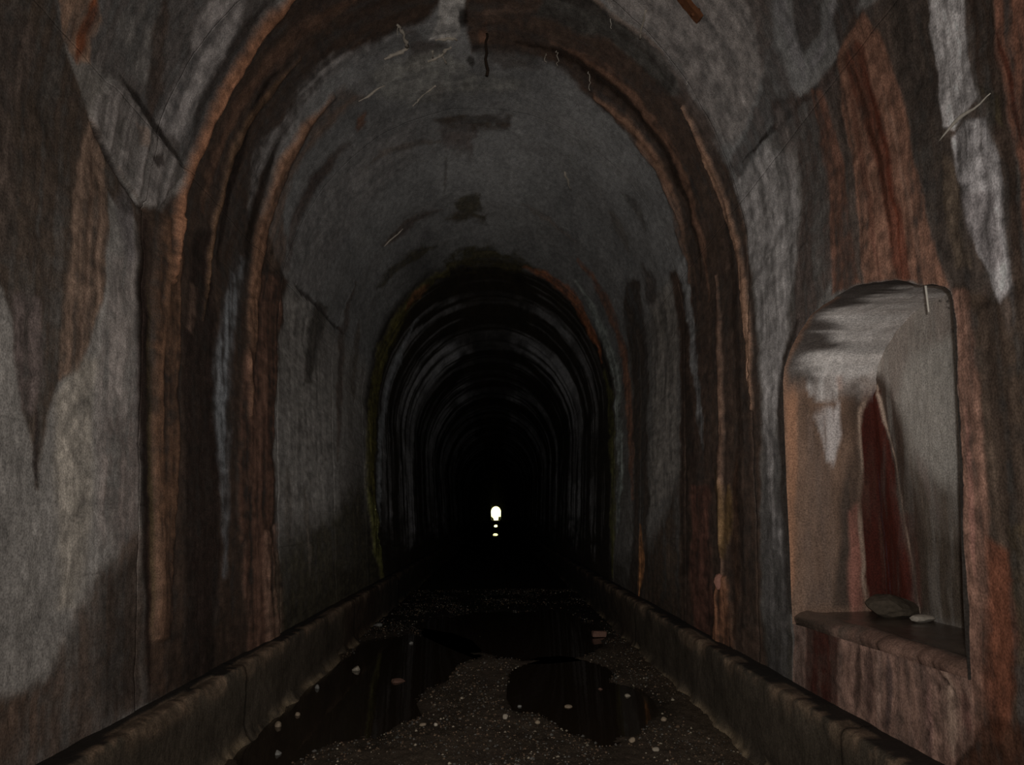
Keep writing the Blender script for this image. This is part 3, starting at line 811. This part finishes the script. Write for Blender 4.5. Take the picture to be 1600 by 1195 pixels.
def section(side, a, b, last_y):
    (ya, ka), (yb, kb) = a, b
    # samples along the tunnel
    ys = [ya]
    while ys[-1] < yb:
        y = ys[-1]
        st = .3 if y < 1.9 else (0.0033 * y if y < 14 else (.009 * y if y < 60 else .05 * y))
        ys.append(y + max(st, .007))
    ys = np.array(ys[:-1] + [yb])
    if len(ys) > 2 and ys[-1] - ys[-2] < .004: ys = np.delete(ys, -2)
    mid = ys[(ys > ya + .016) & (ys < yb - .016)]
    ys = np.concatenate([[ya, ya, ya + .012], mid, [yb - .012, yb, yb]])
    far = 1 if ya < 17 else (2 if ya < 40 else 5)
    if yb < 2: far = 5
    if side == 'C': ss = np.linspace(-S_J, S_J, max(int(430 / far), 60))
    else: ss = np.linspace(S_J, S_K, max(int(330 / far), 24)) * (1 if side == 'R' else -1)
    if side == 'L': ss = ss[::-1]
    rec = np.zeros(len(ss)); sk = np.zeros(len(ss))
    ss = np.concatenate([[ss[0]], ss, [ss[-1]]]); sk = np.zeros(len(ss)); sk[0] = sk[-1] = 1
    rec = np.zeros(len(ss))
    t = (ys - ya) / (yb - ya)
    yk = np.zeros(len(ys)); yk[0] = yk[-1] = 1
    S_, T_ = np.meshgrid(ss, t)
    SK = np.maximum(sk[None, :], yk[:, None])
    x, z, nx, nz = prof(S_)
    Y = ya + (yb - ya) * T_ + (ka + (kb - ka) * T_) * x
    EY = np.minimum(np.minimum((T_) * (yb - ya), (1 - T_) * (yb - ya)), 1)
    col, wet, dsp = lining_look(Y.ravel(), S_.ravel())
    dsp = dsp.reshape(Y.shape)
    # rounded construction joints, broken edges
    jn = vnoise(S_ * 6, Y * 0 + ya, 5)
    dsp = dsp - (.0 if side == 'C' else .004) * (1 - smooth(0, .02 + .03 * jn, EY))
    if side != 'C':
        e = np.abs(np.abs(S_) - S_J); dsp = dsp - .0 * (1 - smooth(0, .03, e + .03 * (vnoise(Y * 5, S_ * 0, 9) - .5)))
    X = x + nx * dsp; Z = z + nz * dsp
    X = X - nx * SK * .12; Z = Z - nz * SK * .12
    v = np.stack([X, Y, Z], -1).reshape(-1, 3)
    f = grid_faces(*Y.shape)
    if side == 'R' and ya < NY0 < yb + 1:
        inside = poly_sdf(v[:, 1], v[:, 2], NOUT) > 0
        keep = ~inside[f].all(1)
        f2 = f[keep]
        # pull the rim of the hole onto the outline
        gone = np.unique(f[~keep]); used = np.unique(f2)
        rim = np.intersect1d(gone, used)
        rim = np.union1d(rim, used[inside[used]])
        P = np.concatenate([NOUT, NOUT[:1]]); A = P[:-1]; E_ = P[1:] - A
        q = v[rim][:, 1:]
        tt = np.clip(((q[:, None] - A) * E_).sum(-1) / ((E_ ** 2).sum(-1) + 1e-12), 0, 1)
        c = A + tt[..., None] * E_
        i = ((q[:, None] - c) ** 2).sum(-1).argmin(1)
        v[rim, 1:] = c[np.arange(len(rim)), i]
        f = f2
        u, inv = np.unique(f, return_inverse=True)
        v = v[u]; col = col[u]; wet = wet[u]; f = inv.reshape(-1, 4)
    f = f[:, ::-1]
    hid = (SK.reshape(-1) > .5)
    if side == 'R' and ya < NY0 < yb + 1: hid = hid[u]
    par = {'L': wall_left, 'R': wall_right, 'C': ceiling}[side]
    o = new_mesh('vault_section' if side == 'C' else 'wall_section', v, f, M_LINING, None, True, col, wet)
    sm = ~hid[f].any(1)
    if len(o.data.polygons) == len(sm): o.data.polygons.foreach_set('use_smooth', sm)
    o.parent = par; o.matrix_parent_inverse = Matrix.Translation(-Vector(par.location))
    return o


for i in range(len(J) - 1):
    for side in 'LCR':
        section(side, J[i], J[i + 1], i == len(J) - 2)
# added plug behind the camera, keeps sky light out of the tunnel
x, z, nx, nz = prof(np.linspace(-S_K, S_K, 60))
o = new_mesh('sky_blocker_back', [(a, -14, b) for a, b in zip(x * 1.03, z)], [tuple(range(60))], plain('sky_blocker_dark', (.12, .11, .10)))
tag(o, 'added dark plug closing the tunnel behind the camera against sky light', 'wall', kind='structure')

# ------------------------------------------------------------------ refuge niche
niche = tag(empty('refuge_niche', (2.15, NYC, NZ0)), 'arched refuge niche with a dark red leak cone and wet ledge in the right wall', 'niche', kind='structure')
INV = Matrix.Translation(-Vector(niche.location))
def nadd(o):
    o.parent = niche; o.matrix_parent_inverse = INV; return o
# far jamb, soffit and near jamb: one strip swept inwards along the outline
W_ = np.linspace(0, 1, 44)
T_, WW = np.meshgrid(np.arange(len(NOUT)), W_, indexing='ij')
yy = NOUT[T_, 0]; zz = NOUT[T_, 1]
splay = .02
yy2 = yy + (NYC - yy) * .02 * WW
dsp = (fbm(T_ * .12, WW * 5, 31, 4) - .5) * .03 * np.clip(WW * 8, 0, 1)
cyc = np.stack([yy - NYC, zz - 2.0], -1); cyc /= np.linalg.norm(cyc, axis=-1)[..., None] + 1e-9
xx = wx(zz) - .012 + NDEEP * WW + .05 * (WW > .99)
v = np.stack([xx, yy2 - cyc[..., 0] * dsp, zz - cyc[..., 1] * dsp], -1)
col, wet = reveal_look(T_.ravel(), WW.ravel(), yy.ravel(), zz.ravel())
fc = grid_faces(*T_.shape)
na = 40
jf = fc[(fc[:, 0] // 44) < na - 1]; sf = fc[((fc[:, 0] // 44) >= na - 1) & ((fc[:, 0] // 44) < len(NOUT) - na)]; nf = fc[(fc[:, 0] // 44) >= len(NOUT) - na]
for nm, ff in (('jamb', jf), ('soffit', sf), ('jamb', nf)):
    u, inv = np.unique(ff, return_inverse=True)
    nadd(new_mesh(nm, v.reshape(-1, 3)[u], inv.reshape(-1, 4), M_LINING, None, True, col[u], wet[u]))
# back wall
ys = np.linspace(NY0 - .05, NY1 + .05, 170); zs = np.linspace(NZ0 - .05, NZT + .1, 180)
Y, Z = np.meshgrid(ys, zs, indexing='ij')
col, wet, dd = back_look(Y.ravel(), Z.ravel())
X = wx(Z) + NDEEP - dd.reshape(Y.shape)
nadd(new_mesh('back_wall', np.stack([X, Y, Z], -1).reshape(-1, 3), grid_faces(*Y.shape), M_LINING, None, True, col, wet))
# ledge slab with a worn front edge
xs = np.linspace(-.06, NDEEP + .06, 60); ys = np.linspace(NY0 - .02, NY1 + .02, 130)
X, Y = np.meshgrid(xs, ys, indexing='ij')
ch = fbm(Y[0] * 3, Y[0] * 0, 41, 4)
fr = np.where(Y < 4.35, .012, .0) + np.clip(ch - .42, 0, 1)[None, :] * .14          # worn back here and there
zt = NZ0 - .012 + .010 * (fbm(X * 5, Y * 5, 43, 4) - .5) * 2 + .012 * np.exp(-((X - .1) / .05) ** 2)
dn = np.clip(.07 - X, 0, 1) / .13
zt = zt - .11 * dn ** 2.2
xs0 = 2.10 + fr * np.clip(1 - X / .3, 0, 1) + np.where(X < 0, .03 * (X / -.06) ** 2, X)
col, wet = ledge_look(X.ravel(), Y.ravel())
nadd(new_mesh('ledge', np.stack([xs0, Y, zt], -1).reshape(-1, 3), grid_faces(*X.shape), M_LINING, None, True, col, wet))

# ------------------------------------------------------------------ kerbs
def kerb(side):
    par = tag(empty('kerb', (side * 1.95, 2, 0)),
              ('low concrete kerb along the foot of the left wall' if side < 0 else 'low concrete kerb running below the niche along the right wall'), 'kerb', kind='structure')
    cuts = [-6, 1.0, 6.2, 10.7, 15.4, 21, 28, 37, 50, 70, 100, 150, 220, L_END] if side < 0 else [-6, .6, 4.1, 9.9, 14.4, 21, 28, 37, 50, 70, 100, 150, 220, L_END]
    for a, b in zip(cuts[:-1], cuts[1:]):
        ys = [a + .001]
        while ys[-1] < b:
            y = ys[-1]; ys.append(y + (.25 if y < 1.6 else max(.006 * y, .02)) * (1 if y < 20 else 3))
        ys = np.array(ys[:-1] + [b - .001])
        # cross-section: crust at the foot, face, worn arris, top back to the wall
        q = np.array([(-.10, -.05), (-.06, .0), (-.035, .025), (-.015, .05), (-.004, .10)] + [(0, zz) for zz in np.linspace(.12, .50, 22)] +
                     [(.003, .545), (.010, .565), (.024, .578), (.042, .583)] + [(xx_, .583) for xx_ in np.linspace(.09, .34, 12)])
        Y, K = np.meshgrid(ys, np.arange(len(q)), indexing='ij')
        qx, qz = q[K, 0], q[K, 1]
        face = np.exp(-((qz - .57) / .07) ** 2) * (qx < .12)
        chip = np.clip(fbm(Y * 3.2, Y * 0 + side, 51, 5) - .52, 0, 1) * 3
        chip2 = np.clip(fbm(Y * 1.1, Y * 0 + side * 3, 57, 3) - .55, 0, 1) * 2
        n = (fbm(Y * 5, qz * 7 + qx * 9, 53, 4) - .5) * .02
        xo = qx + face * (chip * .02 + chip2 * .025) + n * (qz > .08)
        zo = qz - face * (chip * .02 + chip2 * .015) + n * .5 * (qx > .03)
        foot = (qz < .09)
        xo = xo + foot * (fbm(Y * 4, Y * 0 + 7, 55, 4) - .5) * .10
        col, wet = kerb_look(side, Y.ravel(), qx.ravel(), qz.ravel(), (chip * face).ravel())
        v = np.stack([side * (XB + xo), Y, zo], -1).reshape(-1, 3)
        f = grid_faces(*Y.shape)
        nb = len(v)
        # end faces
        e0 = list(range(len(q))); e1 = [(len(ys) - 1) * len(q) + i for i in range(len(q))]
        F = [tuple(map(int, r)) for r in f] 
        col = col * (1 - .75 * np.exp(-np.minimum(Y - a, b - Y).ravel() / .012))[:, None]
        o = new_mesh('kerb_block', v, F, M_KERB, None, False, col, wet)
        bm = bmesh.new(); bm.from_mesh(o.data); bmesh.ops.recalc_face_normals(bm, faces=bm.faces); bm.to_mesh(o.data); bm.free()
        o.data.polygons.foreach_set('use_smooth', np.ones(len(o.data.polygons), bool))
        o.parent = par; o.matrix_parent_inverse = Matrix.Translation(-Vector(par.location))
kerb(-1); kerb(1)

# ------------------------------------------------------------------ ground and puddles
def gpoly(pts): return [ground(*p) for p in pts]
PUD = [
    ('puddle', 'broad dark puddle along the foot of the left kerb', gpoly([(300, 1194), (380, 1150), (470, 1085), (560, 1003), (640, 985), (720, 1000), (745, 1028), (700, 1058), (640, 1088), (655, 1125), (600, 1150), (520, 1162), (420, 1194)])),
    ('puddle', 'dark puddle right of the gravel bar', gpoly([(805, 1045), (860, 1028), (930, 1035), (965, 1062), (1005, 1085), (1022, 1118), (1005, 1150), (950, 1162), (870, 1135), (805, 1110)])),
    ('puddle', 'thin glinting puddle across the dark track beyond the gravel', gpoly([(640, 975), (740, 955), (880, 955), (940, 985), (950, 1015), (880, 1030), (770, 1032), (690, 1000)])),
    ('puddle', 'far small puddle mirroring the bright tunnel mouth', [(-.22, 68), (.22, 68), (.22, 77), (-.22, 77)]),
    ('puddle', 'farthest puddle just below the bright tunnel mouth', [(-.28, 124), (.28, 124), (.28, 158), (-.28, 158)]),
]
xs = np.linspace(-1.95, 1.95, 190)
ysl = [-8.0]
while ysl[-1] < L_END:
    y = ysl[-1]; ysl.append(y + (.4 if y < 3.5 else (.0055 * y if y < 25 else .03 * y)))
ys = np.array(ysl[:-1] + [L_END])
Y, X = np.meshgrid(ys, xs, indexing='ij')
h = .018 + (fbm(X * 1.2, Y * .8, 61, 4) - .5) * .05 + (fbm(X * 22, Y * 22, 63, 3) - .5) * .022 * (Y < 30)
pm = np.zeros(Y.shape)
wxp = X + (fbm(X * 3, Y * 2, 65, 4) - .5) * .35; wyp = Y + (fbm(X * 2, Y * 1.3, 67, 4) - .5) * .9
for nm, lb, pp in PUD:
    d = poly_sdf(wxp, wyp, pp); w = .28 if pp[0][1] < 30 else .6
    pm = np.maximum(pm, smooth(-w * .6, w, d))
h = h * (1 - .55 * pm) - .055 * pm
h = np.where(Y > 14, np.minimum(h, .03), h)
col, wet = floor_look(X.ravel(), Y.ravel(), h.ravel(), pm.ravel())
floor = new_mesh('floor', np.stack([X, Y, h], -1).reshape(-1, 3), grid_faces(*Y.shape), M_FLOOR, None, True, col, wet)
tag(floor, 'muddy brown gravel track bed between the kerbs', 'floor', kind='structure')
def floor_h(x, y):
    i = np.clip(np.searchsorted(ys, y) - 1, 0, len(ys) - 2); j = np.clip(np.searchsorted(xs, x) - 1, 0, len(xs) - 2)
    return np.maximum(np.maximum(h[i, j], h[i + 1, j]), np.maximum(h[i, j + 1], h[i + 1, j + 1]))
for nm, lb, pp in PUD:
    p = np.array(pp); c = p.mean(0); q = c + (p - c) * 1.12; q[:, 0] = np.clip(q[:, 0], -1.88, 1.88)
    # one round of corner cutting for a soft outline
    q2 = []
    for a, b in zip(q, np.roll(q, -1, 0)): q2 += [a * .75 + b * .25, a * .25 + b * .75]
    o = new_mesh(nm, [(a, b, 0) for a, b in q2], [tuple(range(len(q2)))], M_WATER)
    tag(o, lb, 'puddle')

def lump(name, loc, size, mat, seed=0, subdiv=2, rough=.25, flat=.75, rz=0):
    bm = bmesh.new(); bmesh.ops.create_icosphere(bm, subdivisions=subdiv, radius=1)
    r_ = random.Random(seed)
    off = [Vector((r_.uniform(-1, 1), r_.uniform(-1, 1), r_.uniform(-1, 1))).normalized() for _ in range(7)]
    cut = [r_.uniform(.55, .85) for _ in off]
    for v_ in bm.verts:
        for d, c in zip(off, cut):
            e = v_.co.dot(d)
            if e > c: v_.co -= d * (e - c) * .9
        v_.co *= 1 + (r_.random() - .5) * rough * .35
        v_.co.x *= size[0]; v_.co.y *= size[1]; v_.co.z *= size[2]
    me = bpy.data.meshes.new(name); bm.to_mesh(me); bm.free(); me.materials.append(mat)
    o = bpy.data.objects.new(name, me); COL.objects.link(o); o.location = loc; o.rotation_euler = (0, 0, rz)
    return o


M_ST = {'tan': plain('tan_stone', (.30, .23, .16), .7, .3), 'pale': plain('pale_stone', (.42, .36, .28), .6, .3),
        'grey': plain('grey_stone', (.22, .21, .19), .7, .3), 'brick': plain('worn_brick', (.17, .095, .07), .9, .1)}
SPOTS = [ground(936, 994, .01) + (.22,)]
STONES = [
    (557, 1042, 13, 10, 'pale', 'pale stone in the left puddle below the kerb, farthest of the puddle stones'),
    (622, 1060, 24, 8, 'brick', 'flat reddish stone awash in the middle of the left puddle'),
    (465, 1112, 9, 8, 'tan', 'round tan stone near the foot of the left kerb'),
    (435, 1128, 11, 12, 'tan', 'upright tan stone beside the left kerb, just nearer than the round one'),
    (434, 1172, 12, 10, 'grey', 'grey stone at the bottom edge beside the left kerb'),
    (496, 1070, 8, 9, 'grey', 'small grey stone at the edge of the left puddle against the kerb'),
    (681, 1133, 6, 6, 'pale', 'small bright stone on the shore of the left puddle'),
    (660, 1133, 12, 5, 'tan', 'flat tan stone next to the small bright stone on the shore'),
    (790, 1121, 10, 8, 'pale', 'pinkish pale stone at the right end of the gravel bar'),
    (812, 1100, 8, 5, 'grey', 'grey stone on the gravel bar behind the pinkish pale one'),
    (888, 1100, 13, 6, 'tan', 'flat tan stone standing in the right puddle'),
    (840, 1129, 9, 7, 'tan', 'tan stone at the near shore of the right puddle'),
    (938, 1073, 11, 5, 'brick', 'pinkish flat stone at the back of the right puddle'),
    (988, 1156, 11, 9, 'tan', 'tan stone at the near right corner of the right puddle'),
    (1025, 1174, 12, 6, 'pale', 'flat pale stone on the gravel right of the puddle'),
    (590, 978, 16, 6, 'grey', 'flat grey stone at the foot of the left kerb in the dark'),
    (642, 1002, 8, 5, 'grey', 'small grey stone alone in the dark water'),
    (980, 1083, 12, 6, 'pale', 'pale stone among the gravel beside the right kerb'),
    (1037, 1124, 9, 7, 'tan', 'tan stone in the gravel near the right kerb, nearer than the pale one'),
]
for i, (px, py, w, hh, mt, lb) in enumerate(STONES):
    x, y = ground(px, py + hh * .4, .01)
    mpp = y / F_PX
    z0 = max(float(floor_h(np.array([x]), np.array([y]))[0]), -.01)
    o = lump('stone', (x, y, z0 + hh * mpp * .28), (w * mpp * .5, w * mpp * .45, hh * mpp * .55), M_ST[mt], 20 + i, 2, .3, rz=i)
    SPOTS.append((x, y, w * mpp * .55))
    tag(o, lb, 'stone')
# loose gravel: far too many to count
rs = np.random.RandomState(5)
OCT = np.array([(1, 0, 0), (0, 1, 0), (-1, 0, 0), (0, -1, 0), (0, 0, 1), (0, 0, -1)], float)
OF = np.array([(0, 1, 4), (1, 2, 4), (2, 3, 4), (3, 0, 4), (1, 0, 5), (2, 1, 5), (3, 2, 5), (0, 3, 5)])
n = 26000
gy = 3.6 * np.exp(rs.rand(n) * math.log(18 / 3.6)); gx = rs.uniform(-1.85, 1.85, n)
clump = fbm(gx * 2.2, gy * 1.6, 73, 4)
hz = floor_h(gx, gy)
keep = (hz > .0) & (rs.rand(n) < smooth(.35, .6, clump) * .9 + .12)
for a_, b_, c_ in SPOTS: keep &= np.hypot(gx - a_, gy - b_) > c_ + .03
gx, gy, hz = gx[keep], gy[keep], hz[keep]; n = len(gx)
r = .004 + .011 * rs.rand(n) ** 3 + .010 * (rs.rand(n) < .05)
jit = 1 + (rs.rand(n, 6, 1) - .5) * .7
ang = rs.rand(n) * 6.28
V = OCT[None] * jit * r[:, None, None] * np.array([1, 1, .7])
ca, sa_ = np.cos(ang)[:, None], np.sin(ang)[:, None]
V = np.stack([V[..., 0] * ca - V[..., 1] * sa_ + gx[:, None], V[..., 0] * sa_ + V[..., 1] * ca + gy[:, None], V[..., 2] + hz[:, None]], -1)
F = (OF[None] + 6 * np.arange(n)[:, None, None]).reshape(-1, 3)
gc = gravel_look(rs, n)
o = new_mesh('gravel', V.reshape(-1, 3), F, M_FLOOR, None, False, np.repeat(gc, 6, 0), np.full(n * 6, .25))
tag(o, 'loose brown and grey gravel scattered over the track bed', 'gravel', kind='stuff')


# half a brick by the right kerb, far in the dark
x, y = ground(936, 994, .01)
SPOT_ = 0
o = lump('brick', (x, y, .04), (.115, .06, .045), M_ST['brick'], 3, 1, .05)
bm = bmesh.new(); bmesh.ops.create_cube(bm, size=1)
for v_ in bm.verts: v_.co = Vector((v_.co.x * .20, v_.co.y * .11, v_.co.z * .075))
bmesh.ops.bevel(bm, geom=bm.edges[:], offset=.012, segments=2, affect='EDGES')
for v_ in bm.verts: v_.co += Vector((random.uniform(-1, 1), random.uniform(-1, 1), random.uniform(-1, 1))) * .006
bm.to_mesh(o.data); bm.free(); o.rotation_euler = (.1, .05, .2); o.location.z = .045
tag(o, 'broken red brick lying by the right kerb in the dark', 'brick')

# ------------------------------------------------------------------ small things on the lining
def tube_mesh(name, pts, radii, mat, sides=7, parent=None):
    V = []; F = []
    pts = [Vector(p) for p in pts]
    for i, p in enumerate(pts):
        d = (pts[min(i + 1, len(pts) - 1)] - pts[max(i - 1, 0)]).normalized()
        a = d.cross(Vector((0, 1, .3))).normalized(); b = d.cross(a)
        for k in range(sides):
            t = 2 * math.pi * k / sides
            V.append(p + (a * math.cos(t) + b * math.sin(t)) * radii[i])
    for i in range(len(pts) - 1):
        for k in range(sides):
            F.append((i * sides + k, i * sides + (k + 1) % sides, (i + 1) * sides + (k + 1) % sides, (i + 1) * sides + k))
    F.append(tuple(range(sides))[::-1]); F.append(tuple((len(pts) - 1) * sides + k for k in range(sides)))
    o = new_mesh(name, V, F, mat, parent, True)
    return o


def on_lining(px, py, lift=0.0):
    y, s = hit(px, py); x, z, nx, nz = prof(np.array([s]))
    return Vector((float(x[0] + nx[0] * lift), y, float(z[0] + nz[0] * lift)))


M_IRON = plain('rusted_iron', (.16, .065, .03), .9, .2, .5, 30, .6)
M_ROOT = plain('dark_root', (.03, .02, .014), .9, .1)
M_CALC = plain('white_calcite', (.52, .48, .42), .7, .3, .25)
M_CALCD = plain('dirty_calcite', (.42, .37, .31), .8, .2, .4)
M_DRIP = plain('clear_drip', (.75, .74, .70), .2, .5, .1)

# rusty flat bar bracketed to the vault, top right
a = on_lining(1058, -26, .045); b = on_lining(1101, 26, .045)
bar = empty('iron_bar', b); tag(bar, 'short rusty flat iron bar fixed to the vault at the top edge', 'iron bar')
d = (b - a); L = d.length; dn = d.normalized(); nrm = Vector((-.75, 0, -.66)); nrm = (nrm - dn * nrm.dot(dn)).normalized(); sd = dn.cross(nrm)
V = []; cs = [(-.042, -.018), (.042, -.018), (.042, .018), (-.042, .018)]
kk = 9
for i in range(kk):
    p_ = a + d * (i / (kk - 1)); g = 1 + .10 * math.sin(i * 2.1)
    for cx_, cz_ in cs: V.append(p_ + sd * cx_ * g + nrm * cz_ - Vector(b))
Fb = [(i * 4 + k, i * 4 + (k + 1) % 4, (i + 1) * 4 + (k + 1) % 4, (i + 1) * 4 + k) for i in range(kk - 1) for k in range(4)] + [(3, 2, 1, 0), tuple((kk - 1) * 4 + k for k in range(4))]
new_mesh('bar', V, Fb, M_IRON, bar)
for t in (.25, .8):
    c_ = a + d * t
    o = tube_mesh('anchor_bolt', [c_ + nrm * .03 - Vector(b), c_ + nrm * .012 - Vector(b), c_ - nrm * .08 - Vector(b)], [.016, .017, .012], M_IRON, 6, bar)

def hang(name, px, py0, py1, r0, r1, mat, label, cat, group=None, wig=.01, lift=-.02):
    p0 = on_lining(px, py0, lift)
    ln = (py1 - py0) * p0.y / F_PX
    n_ = 9
    pts = [p0 + Vector((random.uniform(-wig, wig) * (i > 0), random.uniform(-wig, wig) * (i > 0), -ln * i / (n_ - 1))) for i in range(n_)]
    o = tube_mesh(name, [p - p0 for p in pts], [r0 + (r1 - r0) * i / (n_ - 1) for i in range(n_)], mat)
    o.location = p0
    return tag(o, label, cat, group)

hang('hanging_root', 760, 52, 136, .012, .016, M_ROOT, 'long dark root hanging from the crown of the vault', 'root', None, .012)
hang('hanging_root', 623, 40, 62, .005, .003, M_CALCD, 'short pale root hanging left of the crown crack', 'root', None, .006)
hang('hanging_root', 870, 80, 112, .006, .003, M_CALCD, 'thin brown root hanging below the right rust ring, longest of three', 'root', None, .02)
hang('hanging_root', 919, 112, 150, .006, .003, M_CALCD, 'thin pale root hanging from the right rust ring farther from the crown', 'root', None, .015)
hang('hanging_root', 851, 82, 104, .005, .003, M_CALCD, 'short brown root hanging from the right rust ring nearest the crown', 'root', None, .012)
hang('hanging_root', 952, 28, 52, .005, .002, M_CALC, 'fine pale root above the right rust ring', 'root', None, .006)
hang('hanging_root', 1070, 122, 136, .004, .003, M_CALC, 'tiny pale root at the outer edge of the right rust ring', 'root', None, .01)

# soda straw hanging at the niche's arch
y0 = 3.36
xs_ = 2.19; zt_ = 2.83
n_ = 8
# photo points of its ends on the plane just inside the wall face
def on_plane_x(px, py, X0):
    v_ = ray(px, py); t_ = (X0 - EYE[0]) / v_[0]; return Vector(EYE + v_ * t_)
p0 = on_plane_x(1446, 444, 2.27); p1 = on_plane_x(1451, 488, 2.27)
p1.y = p0.y
o = tube_mesh('soda_straw', [(p1 - p0) * (i / 7) for i in range(8)], [.007, .006, .006, .0055, .0055, .005, .005, .004], M_CALC); o.location = p0
tag(o, 'thin white soda straw stalactite hanging from the niche arch', 'stalactite')
# lump of dark rubble and a pale fragment on the ledge
p = on_plane_x(1384, 944, 2.60)
o = lump('rubble_lump', (2.62, 4.86, NZ0 + .055), (.19, .16, .085), plain('sooty_rubble', (.07, .055, .04), .9, .15, .5), 12, 3, .3)
tag(o, 'dark sloping lump of mud and rubble at the foot of the red leak', 'rubble')
o = lump('calcite_fragment', (2.66, 4.56, NZ0 + .018), (.075, .06, .03), M_CALCD, 17, 2, .3)
tag(o, 'small pale crusted fragment on the ledge beside the dark lump', 'fragment')
# pale root branching over the white lime run
pts = [on_lining(a_, b_, .012) for a_, b_ in ((1470, 222), (1478, 212), (1488, 200), (1497, 190), (1506, 182), (1515, 176), (1526, 170), (1536, 162), (1546, 151), (1552, 146))]
o = tube_mesh('white_root', [p_ - pts[0] for p_ in pts], [.002, .004, .006, .008, .009, .008, .005, .004, .003, .002], M_CALC); o.location = pts[0]
tag(o, 'pale thin root crossing the white lime run on the right wall', 'root')
# knob of calcite on the right rust run
p = on_lining(1130, 910, .03)
o = lump('calcite_lump', p, (.05, .07, .075), plain('pink_calcite', (.40, .20, .15), .8, .2), 31, 2, .3)
tag(o, 'small pinkish calcite lump on the rust run of the right wall', 'calcite')
# white lime veins near the crown
def vein(pts, r0):
    P = [on_lining(a_, b_, .004) for a_, b_ in pts]
    Q = [P[0]]
    for a_, b_ in zip(P[:-1], P[1:]):
        for t in (.33, .66, 1): Q.append(a_.lerp(b_, t) + Vector((random.uniform(-1, 1), random.uniform(-1, 1), 0)) * .012)
    o = tube_mesh('lime_vein', [q_ - Vector(ceiling.location) for q_ in Q], [r0 * random.uniform(.4, 1.6) for _ in Q], M_CALCD, 6, ceiling)
vein([(620, 38), (628, 48), (632, 62), (637, 72)], .016)
vein([(600, 92), (615, 86), (628, 80), (638, 73)], .016)
vein([(668, 96), (680, 90), (690, 85), (698, 78), (705, 72)], .014)
vein([(676, 90), (677, 78)], .012)
vein([(692, 88), (696, 100)], .010)
vein([(680, 62), (700, 60), (715, 61)], .012)
vein([(645, 165), (652, 158), (660, 150), (672, 140), (682, 134)], .010)
vein([(560, 158), (580, 146), (600, 134)], .010)
vein([(600, 385), (615, 370), (630, 357)], .014)
vein([(1010, 15), (1004, 45), (1000, 60)], .008)
vein([(883, 268), (888, 285), (892, 296)], .012)
